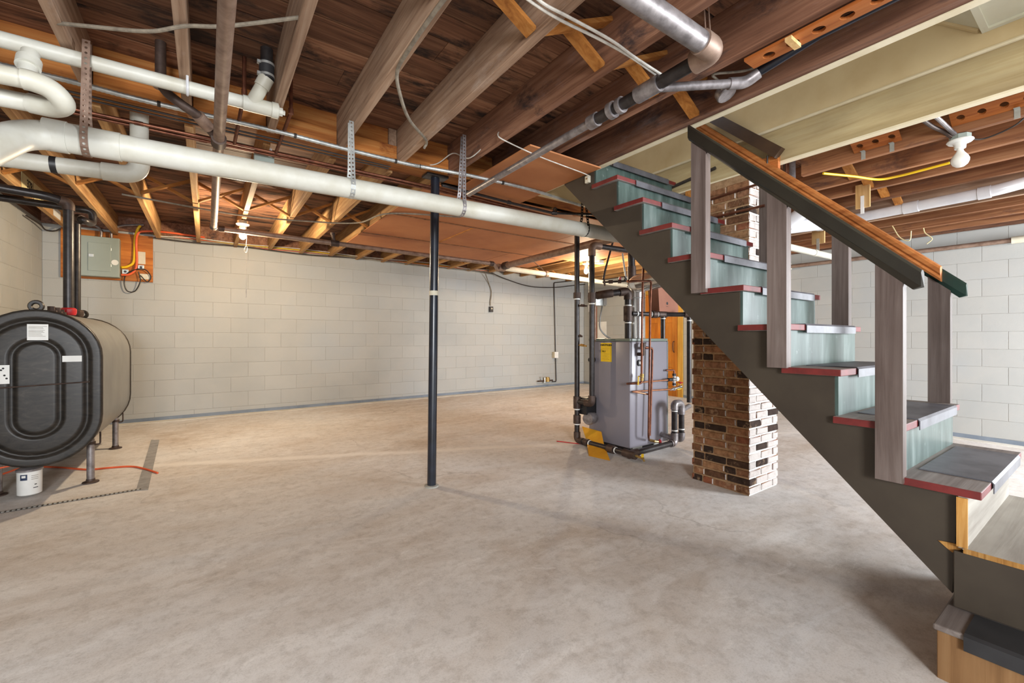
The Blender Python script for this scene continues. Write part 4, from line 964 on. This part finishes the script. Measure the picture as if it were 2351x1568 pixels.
# copper pipes in front
Yk = 2.765
cw = fy(1478, 600, Yk); 
pipe_thing('copper_feed_pipe', 'left copper pipe dropping in front of the boiler to a yellow lever valve', [fy(1479,560,Yk), fy(1474,700,Yk), fy(1473,880,Yk), fy(1440,881,Yk+.0)], .0105, M['copper'], .03, 12, [(fy(1474,858,Yk), fy(1474,867,Yk), .008), (fy(1473.5,868,Yk), fy(1473.5,874,Yk), .006)], fm=M['brass'])
t = thing('lever_valve', 'small yellow lever handle on the left copper pipe', 'valve', tuple(fy(1466,868,Yk-.02)))
part('lever', MB().bar(fy(1466,864,Yk-.025), fy(1465,884,Yk-.025), .016, .005, (0,1,0)), M['yellow'], t, 0)
part('stem', MB().cyl(fy(1473,864,Yk), fy(1466,864,Yk-.025), .006, n=8), M['brass'], t)
pipe_thing('copper_return_pipe', 'right copper pipe with top elbow dropping the full boiler height', [fy(1440,646,Yk-.02), fy(1495,645,Yk-.02), fy(1493,700,Yk-.02), fy(1489,1003,Yk-.02), fy(1490,1010,BY0-.03)], .0105, M['copper'], .03, 12)
pipe_thing('copper_discharge_pipe', 'short copper discharge pipe leaving the relief valve beside the long return', [fy(1476,798,2.80), fy(1498,799,2.79), fy(1497,850,2.79), fy(1492,1000,2.79)], .0105, M['copper'], .03, 12, [(fy(1479,798,2.80), fy(1487,798.5,2.795), .004)])
pipe_thing('copper_cross_pipe', 'upper bright copper pipe crossing the boiler front to the mixing valve', [fy(1446,880,2.80), fy(1536,872,2.80)], .0085, M['copper_new'], .03, 12, [(fy(1534,872,2.8), fy(1544,871,2.8), .009)], fm=M['black'])
pipe_thing('copper_cross_pipe', 'lower bright copper pipe crossing the boiler front to the yellow valve', [fy(1487,905,Yk), fy(1452,899,2.82), fy(1534,894,2.80), fy(1550,892,2.80)], .0085, M['copper_new'], .012, 12)
t = thing('mixing_valve', 'chrome mixing valve with white cap right of the boiler', 'valve', tuple(fy(1548,870)))
c = fy(1548, 871); part('body', MB().cyl(c+V((-.04,0,0)), c+V((.02,0,.002)), .02, n=14).cyl(c+V((0,0,-.07)), c+V((0,0,.06)), .014, n=12), M['chrome'], t)
part('cap', MB().lathe(c+V((.02,0,.002)), (1,0,.05), [(.022,0),(.026,.008),(.026,.035),(.018,.042)], 20), M['porcelain'], t)
for z in (-.05, .05): part('union_nut', MB().cyl(c+V((0,0,z-.012)), c+V((0,0,z+.012)), .021, n=6), M['black'], t)
part('upper_arm', MB().tube(smoothpath([c+V((0,0,.06)), c+V((0,0,.10)), c+V((-.10,0.03,.10))], .025, 5), .009, 10), M['copper'], t)
t = thing('ball_valve', 'ball valve with yellow lever and red wheel right of the boiler', 'valve', tuple(fy(1560,892)))
c = fy(1553, 892); part('body', MB().cyl(c+V((-.10,0,-.005)), c+V((.08,0,.015)), .012, n=12).cyl(c+V((-.05,0,-.002)), c+V((-.015,0,.002)), .018, n=10).cyl(c+V((.05,0,.01)), c+V((.085,0,.016)), .018, n=10), M['chrome'], t)
part('lever', MB().bar(c+V((-.02,-.02,-.008)), c+V((.05,-.02,.0)), .016, .006), M['yellow'], t, 0)
handwheel('wheel', c+V((.07,0,.06)), (0,0,1), .024, M['red'], t)
part('stem', MB().cyl(c+V((.07,0,.01)), c+V((.07,0,.055)), .005, n=8), M['brass'], t)
# flue
fc = V((3.88, 3.15, 0))
t = thing('flue_pipe', 'shiny round metal flue rising from the boiler and bending to the chimney', 'flue', (3.88, 3.15, BZ1))
part('vertical_duct', MB().cyl(fc+V((0,0,BZ1-.002)), fc+V((0,0,1.70)), .1, n=32), M['flue'], t)
P = [fc+V((0,0,1.69)), fc+V((0,0,1.83)), fc+V((-.06,-.14,1.845))]; P.append(V((3.66, 2.09, 1.90)))
for i, (a, b) in enumerate(((0,.34),(.36,.64),(.66,1.0))):
    Q = smoothpath([P[0], P[1]+V((0,0,.02)), P[2]], .14, 18); k0, k1 = int(a*(len(Q)-1)), int(b*(len(Q)-1))
    part('elbow_gore', MB().tube(Q[k0:k1+1], .101-.001*i, 32), M['flue'], t)
part('horizontal_duct', MB().tube([lerp(P[2], P[3], -.02), P[3]], .098, 32), M['flue'], t)
part('seam_ring', MB().torus(fc+V((0,0,1.69)), (0,0,1), .101, .004, 32, 6), M['galv'], t)
# black supply header above the boiler
def sup(u, v, y=3.1): return at(u, v, Y=y)
s0 = V((3.69, 3.1, BZ1)); st_ = sup(1437, 668)
t = pipe_thing('black_supply_pipe', 'thick black iron supply pipe rising from the boiler top with a left elbow', [s0-V((0,0,.01)), V((3.69,3.1,st_.z)), V((3.69-.02,3.1,st_.z))+V((-.22,.10,-.035)), V((3.42,3.40,st_.z-.05))], .035, M['iron_dark'], .06, 20,
    [((3.69,3.1,sup(1437,703).z),(3.69,3.1,sup(1437,737).z),.012)], fm=M['iron_fit'])
part('elbow', MB().tube(smoothpath([V((3.69,3.1,st_.z-.09)), V((3.69,3.1,st_.z)), V((3.60,3.14,st_.z-.014))], .07, 8), .044, 20), M['iron_fit'], t)
part('elbow', MB().tube(smoothpath([V((3.52,3.17,st_.z-.026)), V((3.45,3.205,st_.z-.037)), V((3.43,3.30,st_.z-.045))], .05, 6), .043, 20), M['iron_fit'], t)
for v in (684, 701, 741): q1 = sup(1437, v); part('sealant_ring', MB().cyl((3.69,3.1,q1.z-.006), (3.69,3.1,q1.z+.006), .0375, n=20), M['paper'], t)
hz = sup(1437, 720).z; r0 = V((3.71, 3.06, hz)); r1 = sup(1522, 722, 2.93); r2_ = sup(1582, 722, 2.75)
t = pipe_thing('black_header_pipe', 'horizontal black iron header pipe above the boiler with white sealed joints', [r0, r1, r2_, V((r2_.x, r2_.y, .56))], .024, M['iron_dark'], .05, 16,
    [hub(r0, r1, .72, .05, .016), hub(r0, r1, .98, .10, .010), hub(r1, r2_, .92, .05, .010)], fm=M['iron_fit'])
for k in (.16,.62,.83): q1, q2, _ = hub(r0, r1, k, .012, 0); part('sealant_ring', MB().cyl(q1, q2, .0275, n=16), M['paper'], t)
part('drop_pipe', MB().cyl(r1, V((r1.x, r1.y, BZ1)), .024, n=16), M['iron_dark'], t)
part('sealant_ring', MB().cyl((r1.x,r1.y,r1.z-.04), (r1.x,r1.y,r1.z-.05), .0275, n=16), M['paper'], t)
part('sealant_ring', MB().cyl((r2_.x,r2_.y,r2_.z-.06), (r2_.x,r2_.y,r2_.z-.072), .0275, n=16), M['paper'], t)
# heating risers left of the boiler
R1, R2 = V((3.25, 3.42, 0)), V((3.25, 3.2, 0)); zb_ = .163; zt2 = 2.21
t = pipe_thing('heating_riser', 'left tall brown iron riser pipe beside the boiler', [R1+V((0,0,2.47)), R1+V((0,0,.7)), R1+V((0,0,zb_)), V((3.25, 2.70, zb_))], .0275, M['iron_dark'], .05, 16,
   [(R1+V((0,0,1.68)), R1+V((0,0,1.74)), .012), (R1+V((0,0,.50)), R1+V((0,0,.63)), .012), (R1+V((0,0,.34)), R1+V((0,0,.43)), .012), (R1+V((0,0,2.36)), R1+V((0,0,2.40)), .01), ((3.25,3.30,zb_),(3.25,3.25,zb_),.01), ((3.25,2.98,zb_),(3.25,2.90,zb_),.013)], fm=M['iron_fit'])
part('elbow', MB().tube(smoothpath([R1+V((0,0,.25)), R1+V((0,0,zb_)), V((3.25,3.33,zb_))], .06, 6), .036, 18), M['iron_fit'], t)
for z in (1.665, .485, .325): part('sealant_ring', MB().cyl(R1+V((0,0,z)), R1+V((0,0,z+.012)), .0305, n=16), M['paper'], t)
for y in (3.235, 2.885): part('sealant_ring', MB().cyl((3.25,y,zb_), (3.25,y-.012,zb_), .0305, n=16), M['paper'], t)
for z, L in ((1.60,.13),(1.28,.06),(1.18,.12)): part('tapping', MB().cyl(R1+V((0,0,z)), R1+V((.02,-L,z-.01)), .009, n=8).cyl(R1+V((.008,-L*.4,z)), R1+V((.014,-L*.75,z-.005)), .014, n=8), M['iron_fit'] if z > 1.2 else M['brass'], t)
t = pipe_thing('heating_riser', 'right brown iron riser pipe with top elbow beside the boiler', [R2+V((.9,0,zt2+.02)), R2+V((0,0,zt2)), R2+V((0,0,.575)), V((3.25, 3.40, .575))], .0275, M['iron_dark'], .05, 16,
   [(R2+V((0,0,1.62)), R2+V((0,0,1.72)), .012)], fm=M['iron_fit'])
part('elbow', MB().tube(smoothpath([R2+V((.12,0,zt2+.003)), R2+V((0,0,zt2)), R2+V((0,0,zt2-.11))], .06, 8), .038, 18), M['iron'], t)
part('elbow', MB().tube(smoothpath([R2+V((0,0,.66)), R2+V((0,0,.575)), R2+V((0,.09,.575))], .06, 8), .037, 18), M['iron_fit'], t)
part('sealant_ring', MB().cyl(R2+V((0,0,1.60)), R2+V((0,0,1.612)), .0305, n=16), M['paper'], t)
part('bypass_loop', MB().tube(smoothpath([R2+V((.0,0,1.60)), R2+V((.1,.05,1.60)), R2+V((.1,.05,1.22)), R2+V((0,0,1.22))], .02, 4), .009, 8), M['iron'], t)
# return at the floor, right side
a = V((3.25, 2.70, zb_)); b = V((3.93, 2.70, .18)); zq = .58
t = pipe_thing('boiler_return_pipe', 'brown iron return pipe near the floor in front of the boiler', [a+V((0,-.0,0)), b, V((3.93, 2.70, zq)), V((4.05, 2.70, zq)), V((4.05, 2.70, .20)), V((4.05, 2.88, .20))], .029, M['iron_dark'], .06, 18,
   [hub(a, b, .05, .12, .010), hub(a, b, .93, .02, .009)], fm=M['iron_fit'])
part('elbow', MB().tube(smoothpath([b-V((.07,0,.002)), b, b+V((0,0,.10))], .06, 8), .037, 18), M['gas'], t)
part('return_bend', MB().tube(smoothpath([V((3.93,2.7,zq-.06)), V((3.93,2.7,zq)), V((4.05,2.7,zq)), V((4.05,2.7,zq-.12))], .06, 8), .037, 18), M['gas'], t)
part('elbow', MB().tube(smoothpath([V((4.05,2.7,.27)), V((4.05,2.7,.20)), V((4.05,2.8,.20))], .06, 8), .037, 18), M['gas'], t)
part('boiler_nipple', MB().cyl(b+V((-.0,.0,.03)), V((3.93, BY0+.005, .24)), .027, n=16), M['gas'], t)
for z in (.30, .50): part('sealant_ring', MB().cyl((3.93,2.7,z), (3.93,2.7,z+.012), .0325, n=16).cyl((4.05,2.7,z), (4.05,2.7,z+.012), .0325, n=16), M['paper'], t)
part('tee_arm', MB().cyl((4.05,2.7,.50), (r2_.x, r2_.y, .52), .026, n=14), M['gas'], t)
c = a+V((0,-.05,0))
part('tee_body', MB().cyl(a+V((0,.08,0)), a+V((0,-.06,0)), .038, n=18), M['iron_fit'], t)
t2 = thing('drain_valve', 'small brass drain valve with yellow handle at the front pipe corner', 'valve', tuple(a+V((0,-.1,0))))
part('body', MB().cyl(a+V((0,-.06,0)), a+V((.01,-.14,-.012)), .012, n=10).cyl(a+V((.01,-.13,-.01)), a+V((.012,-.15,-.035)), .01, n=10), M['brass'], t2)
part('handle', MB().box(a.x-.004, a.x+.02, a.y-.135, a.y-.125, a.z+.0, a.z+.03), M['yellow'], t2, 0)
# yellow sheet behind the floor pipe
ys = [at(1336,979,X=3.40).y, at(1380,990,X=3.40).y, at(1346,1030,X=3.295).y, at(1386,1030,X=3.295).y]
g0, g1 = at(1352,1047), at(1400,1058); z_ = at(1336,979,X=3.40).z
mb = MB().prism([(3.40,ys[0],z_),(3.40,ys[1],z_-.01),(3.295,ys[3],.17),(3.295,ys[2],.17)], (.005,0,.001)).prism([(3.295,ys[2],.17),(3.295,ys[3],.17),(g1.x,g1.y,g1.z+.001),(g0.x,g0.y,g0.z+.001)], (.005,0,.001))
solo('yellow_sheet', mb, M['yellow_tray'], 'bent yellow metal sheet leaning behind the floor pipe left of boiler', 'sheet', smooth=0)
cable('red_floor_wire', [at(1278,1014)+V((0,0,.006)), at(1295,1016)+V((0,0,.006)), at(1320,1019)+V((0,0,.006)), at(1350,1022)+V((0,0,.006)), at(1372,1020)+V((0,0,.006))], .005, M['red'], 'thin red wire on the floor left of the boiler')
# zone valve box, flex, overhead valve train
c = at(1375, 688, Y=3.38); t = thing('relay_box', 'grey metal relay box behind the right riser pipe', 'box', tuple(c))
part('housing', rbox(c.x-.09, c.x+.07, 3.34, 3.44, c.z-.07, c.z+.07), M['galv'], t, 0); part('side_plate', rbox(c.x+.03, c.x+.068, 3.325, 3.339, c.z-.06, c.z+.06), M['paper'], t, 0)
cable('flex_conduit', [at(1383,700,Y=3.36), at(1377,735,Y=3.34), at(1378,755,Y=3.3), at(1390,770,Y=3.25), at(1402,777.5,Y=3.2)], .009, M['galv'], 'silver flexible conduit curving onto the boiler top', 'conduit')
a, b = at(1386, 648, Y=3.6), at(1440, 645, Y=3.4)
t = pipe_thing('valve_train', 'dark iron pipe with round handwheels above the boiler', [a, b, at(1500,640,Y=3.2)], .011, M['iron_dark'], .03, 10, [hub(a, b, .3, .05, .010), hub(a, b, .68, .04, .012)], fm=M['iron_fit'])
handwheel('handwheel', a+V((-.01,-.02,0)), (.6,-.8,.1), .042, M['iron_fit'], t)
handwheel('handwheel', lerp(a,b,.85)+V((0,-.03,.02)), (.5,-.8,.3), .032, M['iron_dark'], t)
part('red_bonnet', MB().cyl(lerp(a,b,.68), lerp(a,b,.68)+V((0,-.01,.05)), .014, n=10), M['red'], t)
pipe_thing('slanted_pipe', 'dark slanted pipe dropping from the ceiling to the left handwheel', [at(1408,552,Y=3.6), at(1390,618,Y=3.6), at(1385,642,Y=3.6)], .012, M['iron_dark'], .02, 10)
pipe_thing('silver_conduit', 'silver slanted conduit dropping to the right handwheel', [at(1429,582,Y=3.5), at(1437,640,Y=3.45)], .010, M['galv'], .02, 10)
pipe_thing('vent_stack', 'thick black pipe hanging from the ceiling beside the stringer', [at(1449,560,Y=3.5), at(1451,640,Y=3.5)], .042, M['iron_dark'], .02, 20, [(at(1450.5,612,Y=3.5), at(1451,642,Y=3.5), .008)], fm=M['iron_fit'])
# big brown pipe along Y under the far hardboard, pale pipe by the back wall
a, b = V((3.62, 5.36, 2.33)), V((3.64, 2.62, 2.345))
pipe_thing('brown_ceiling_pipe', 'thick brown pipe below the hardboard behind the riser elbows', [a, b], .044, M['iron'], .05, 20, [hub(a, b, .015, .09, .012)], fm=M['iron_fit'])
a, b = V((3.60, 5.42, 2.31)), V((6.9, 5.50, 2.25))
pipe_thing('pale_wall_pipe', 'cream painted pipe running along towards the far right corner', [a, b], .04, M['tape'], .05, 18, [hub(a, b, .0, .12, .014), hub(a, b, .27, .05, .012)], fm=M['iron'])
strap('pipe_hanger', 'dark strap holding the cream painted pipe near the back wall', [V((4.2,5.44,2.49)), V((4.42,5.44,2.36)), V((4.45,5.42,2.25))], .025, M['iron'], (0,1,0))
c = at(1376, 600, Z=2.485); t = thing('ceiling_box', 'small white ceiling box right of the far lit bulb', 'junction box', tuple(c))
part('box', rbox(c.x-.05, c.x+.05, c.y-.05, c.y+.05, 2.455, 2.499), M['tape'], t, 0); part('cover', rbox(c.x-.055, c.x+.055, c.y-.055, c.y+.055, 2.448, 2.4545), M['paper'], t, 0)
# cardboard box perched on the header
a, b = at(1514, 712, Y=2.90), at(1557, 709, Y=2.90)
t = thing('carton', 'brown carton with small black round mark resting on the black header pipe', 'carton', ((a.x+b.x)/2, 2.98, a.z))
zc0 = max(r1.z, r2_.z)+.030
part('box', MB().prism([(a.x, 2.90, zc0), (b.x, 2.90, zc0), (b.x, 2.90, zc0+.30), (a.x-.025, 2.90, zc0+.30)], (0, .13, 0)), M['cardboard'], t, 0)
c = at(1532, 695, Y=2.899); part('round_mark', MB().lathe((c.x, 2.8995, zc0+.09), (0,-1,0), [(.016,0),(.016,.0006)], 20), M['ink'], t); part('round_mark', MB().box(c.x-.018, c.x+.018, 2.8985, 2.8998, zc0+.055, zc0+.058), M['ink'], t, 0)
# papers and board on the wall behind the risers
c = atw(1362, 760, .01); 
solo('wall_board', dbox(c.y+.10, c.y-.10, .95, 2.2, .004, .016), M['cardboard'], 'narrow pale board fixed to the wall behind the right riser', 'board', smooth=0)
solo('paper_sheet', dbox(c.y-.12, c.y-.36, 1.02, 1.62, .004, .007), M['paper'], 'white paper sheets pinned to the far wall beside the riser', 'paper', smooth=0)

# ================================================================== things on the back wall
yo = YW-.004
c = at(1126, 710, Y=yo); t = thing('wall_outlet', 'small dark outlet box hanging by a cable on the back wall', 'outlet', tuple(c))
part('box', rbox(c.x-.035, c.x+.035, yo-.05, yo, c.z-.055, c.z+.05), M['iron_dark'], t, 0); part('socket_face', MB().lathe((c.x, yo-.05, c.z+.01), (0,-1,0), [(.014,0),(.014,.003)], 12), M['tape'], t)
cable('outlet_cable', [at(1113,624,Y=6.98), at(1122,650,Y=yo-.02), at(1128,670,Y=yo-.02), at(1126,692,Y=yo-.02), at(1126,702,Y=yo-.02)], .009, M['wire'], 'grey cable dropping to the dark wall outlet')
cable('sagging_cable', [at(1120,622,Y=6.97), at(1160,640,Y=yo-.03), at(1215,657,Y=yo-.03), at(1270,660,Y=yo-.03), at(1320,655,Y=yo-.03), at(1390,648,Y=yo-.03)], .009, M['wire_dark'], 'dark cable sagging along the back wall right of the post')
c = at(1272, 814, Y=yo); t = thing('white_switch_box', 'white switch box on the dark conduit near the back corner', 'switch', tuple(c))
part('box', rbox(c.x-.055, c.x+.045, yo-.09, yo, c.z-.07, c.z+.06), M['paper'], t, 0); part('side_cover', rbox(c.x-.06, c.x-.055, yo-.085, yo-.01, c.z-.068, c.z+.058), M['tape'], t, 0)
pipe_thing('wall_conduit', 'thin dark vertical pipe down the right end of the back wall', [at(1312,645,Y=yo-.05), at(1272,649,Y=yo-.02), at(1275,790,Y=yo-.02), at(1277,876,Y=yo-.02), at(1268,876,Y=yo-.02)], .010, M['iron_dark'], .03, 8)
c = at(1252, 873, Y=yo-.05); t = thing('water_meter', 'brass water meter and valves low on the back wall', 'meter', tuple(c))
part('meter_body', MB().cyl(c+V((.05,0,-.03)), c+V((.05,0,.05)), .055, n=20).cyl(c+V((.05,0,.05)), c+V((.05,0,.065)), .045, n=20), M['brass'], t)
part('inlet_pipe', MB().cyl(c+V((-.20,0,-.01)), c+V((.2,0,-.01)), .016, n=12), M['iron_fit'], t)
part('valve_stem', MB().cyl(c+V((-.09,0,-.01)), c+V((-.09,0,.07)), .01, n=8).cyl(c+V((-.12,0,.07)), c+V((-.06,0,.07)), .006, n=8).cyl(c+V((-.02,0,-.05)), c+V((-.02,0,.06)), .022, n=10), M['galv'], t)

# ================================================================== right hand side
# holed racks
def holed_board(mb, x0, x1, ya, yb, z0, z1, holes, r):
    """flat board in the XY plane with round holes along Y"""
    n = 16; edges = [ya]+[(holes[i]+holes[i+1])/2 for i in range(len(holes)-1)]+[yb]
    for i, hy in enumerate(holes):
        e0, e1 = edges[i], edges[i+1]; hx = (x0+x1)/2; ring = []; outer = []
        for k in range(n):
            a = 2*math.pi*k/n; c_, s_ = math.cos(a), math.sin(a); ring.append((hx+r*c_, hy+r*s_))
            sx_ = (x1-hx)/abs(c_) if abs(c_) > 1e-6 else 1e9; sy_ = ((e1-hy) if s_ > 0 else (hy-e0))/abs(s_) if abs(s_) > 1e-6 else 1e9
            q_ = min(sx_, sy_); outer.append((hx+q_*c_, hy+q_*s_))
        # pull the four nearest outer points into the corners
        for cx_, cy_ in ((x0,e0),(x1,e0),(x1,e1),(x0,e1)):
            j = min(range(n), key=lambda k: (outer[k][0]-cx_)**2+(outer[k][1]-cy_)**2); outer[j] = (cx_, cy_)
        b = [(x, y, z0) for x, y in ring]+[(x, y, z0) for x, y in outer]+[(x, y, z1) for x, y in ring]+[(x, y, z1) for x, y in outer]
        fs = []
        for k in range(n):
            k2 = (k+1) % n
            fs += [(k, k2, n+k2, n+k), (2*n+k, 3*n+k, 3*n+k2, 2*n+k2), (k, 2*n+k, 2*n+k2, k2), (n+k, n+k2, 3*n+k2, 3*n+k)]
        mb.add(b, fs)
    return mb
part('rim_board', MB().prism([(p.x, p.y, 2.522) for p in (e0-n2*.01, e1-n2*.01, e1-n2*.05, e0-n2*.05)], (0,0,.21)), M['joist_dark'], ceil, 0)
t = thing('holed_rack', 'long orange board with a row of round holes under the joists', 'rack', (2.01, .7, 2.49))
part('board', holed_board(MB(), 1.972, 2.062, .20, 1.0, 2.485, 2.4985, [.25+.095*i for i in range(8)], .024), M['rack'], t, 0)
part('cleat', MB().box(1.955, 2.045, .80, .825, 2.468, 2.484), M['pine'], t, 0)
XR = 3.757
for ua, va, ub, vb, nh, lab in ((2068,340,1958,346,3,'short orange holed rack hinged on the right hand joist left of the bulb'),(2390,250,2183,292,4,'longer orange holed rack on the right hand joist beyond the bulb')):
    ya_, yb2 = at(ua, va, X=XR-.03).y, at(ub, vb, X=XR-.03).y; zz = 2.552 if nh == 3 else 2.545; L = yb2-ya_
    t = thing('hinged_rack', lab, 'rack', (XR-.04, (ya_+yb2)/2, zz))
    hb_ = holed_board(MB(), XR-.085, XR-.002, ya_, yb2, zz, zz+.011, [ya_+L*(i+.5)/nh for i in range(nh)], .019)
    hb_.v = [(x, y, z+(XR-x)*.62) for x, y, z in hb_.v]; part('board', hb_, M['rack'], t, 0)
    for k in (.2, .8) if nh == 3 else (.25,):
        y_ = ya_+L*k; part('hinge', MB().box(XR-.003, XR-.0005, y_-.012, y_+.012, zz-.055, zz-.001).box(XR-.03, XR-.003, y_-.012, y_+.012, zz-.003, zz-.0005), M['galv'], t, 0)
cable('yellow_house_cable', [at(1890,398,Z=2.492), at(1960,405,Z=2.488), at(2015,412,Z=2.475), at(2060,405,Z=2.48), at(2120,390,Z=2.487), at(2180,374,Z=2.492)], .009, M['yellow'], 'yellow cable sagging under the right hand joists')
# short blocking and plank hangers
def hanger(lab, u, v0, v1, x, w2, straplen, m=M['pine']):
    a, b = at(u, v0, X=x), at(u, v1, X=x); t = thing('strap_board', lab, 'board', (x, a.y, b.z))
    part('board', MB().cham(x-.02, x, a.y-w2, a.y+w2, b.z, ZJ+.05, .003), m, t, 0)
    return t, a, b
t, a, b = hanger('pale pine board with a white strap screwed to the right hand joists', 1982, 425, 478, 4.545, .05, .1)
for s in (0,): part('strap', MB().box(4.520, 4.5245, a.y-.012, a.y+.012, b.z-.05, b.z+.10), M['paper'], t, 0)
t, a, b = hanger('pale pine board with a hanging strap below the far right joists', 1880, 520, 560, 4.95, .055, .1)
part('strap', MB().box(4.925, 4.9295, a.y-.012, a.y+.012, b.z-.10, b.z+.05), M['galv'], t, 0)
# white pvc at right
a, b, c, d = V((5.03, 1.62, 2.385)), V((5.03, .60, 2.40)), V((5.10, .44, 2.44)), V((5.35, .25, 2.47))
pipe_thing('right_waste_pipe', 'bright white plastic pipe sloping along under the right hand joists', [a, b, c, d, V((5.6,-.2,2.47))], .043, M['pvc_new'], .08, 20, [hub(a, b, .50, .10, .006), hub(a, b, .93, .07, .006)])
a = at(1795, 522, X=4.0); b = V((5.03, 1.62, 2.385)); k1 = lerp(a, b, .25)
t = pipe_thing('soil_pipe_wye', 'thick white plastic wye fitting behind the stair posts', [a+(a-b)*.13, b], .062, M['pvc_new'], .05, 24, [hub(a, b, .05, .05, .007), hub(a, b, .62, .05, .007)])
u1 = at(1856, 478, X=4.05); u2 = at(1812, 425, X=3.95); u3 = V((u2.x, u2.y, ZB-.004))
part('wye_branch', MB().tube([lerp(a, b, .02), u1], .055, 22), M['pvc_new'], t)
part('rubber_coupling', MB().cyl(u1, lerp(u1, u2, .45), .058, n=22), M['rubber'], t)
part('iron_stack', MB().tube(smoothpath([lerp(u1, u2, .4), u2, u3], .06, 6), .045, 18), M['gas'], t)
for k in (.02, .3): part('hose_clamp', MB().cyl(lerp(u1,u2,k), lerp(u1,u2,k+.06), .060, n=22), M['galv'], t)
for j, u in enumerate((1795, 1806)):
    p = at(u, 385, X=3.72); solo('copper_stub', MB().cyl((3.80-.06*j, p.y, ZB-.004), (3.80-.06*j, p.y, 2.42), .010, n=10), M['copper'], ('left' if j == 0 else 'right')+' copper stub in the dark pocket beside the chimney', 'pipe')
a, b = at(1780, 560, Y=1.76), at(1916, 591, Y=1.76)
t = pipe_thing('thin_waste_pipe', 'thin cream plastic pipe passing behind the stair posts near the right wall', [a, b], .03, M['pvc'], .05, 16, [hub(a, b, .62, .05, .004)])
a, b = atw(1806, 613, .07), atw(2322, 552, .07); e = b+(b-a).normalized()*2
t = pipe_thing('wall_iron_pipe', 'brown iron pipe running along the top of the right wall', [a-(b-a)*.15, e], .027, M['iron'], .05, 16, [hub(a, b, .015, .05, .02), (b-V((0,.0,0)), b+(b-a).normalized()*.12, .012)], fm=M['tape'])
for k, (u0, v0, u1, v1) in enumerate(((2095,555,2140,540),(2064,500,2088,555))):
    P = [V((6.23, at(2048,515,X=6.23).y, 2.503)), at(2066,545,X=6.23), at(2088,552,X=6.23), at(2092,530,X=6.23)] if k else [V((6.64, at(2120,505,X=6.64).y, 2.503)), at(2124,535,X=6.64), at(2140,548,X=6.64), at(2128,560,X=6.64)]
    cable('twine', P, .005, M['plate'], ('left' if k else 'right')+' loop of yellow twine hanging from the far right joists', 'twine', 6)
# stairwell cables, chimney rods
cable('stairwell_cable', [(3.20,2.92,3.05),(3.20,2.92,2.62),(3.23,2.85,2.53),(3.28,2.6,2.535),(3.305,2.3,2.56),(3.305,1.9,2.60)], .013, M['wire_dark'], 'black cable bending along the cream stairwell wall')
for k, (v, lab) in enumerate(((460,'upper rusty rod crossing the chimney face'),(490,'lower rusty rod crossing the chimney face'))):
    a, b = at(1600, v+8+k*10, X=3.295), at(1755, v-42+k*24, X=3.295); solo('rusty_rod', MB().tube([a, b], .010, 8), M['copper'], lab, 'pipe')
# debris tuft in stair corner
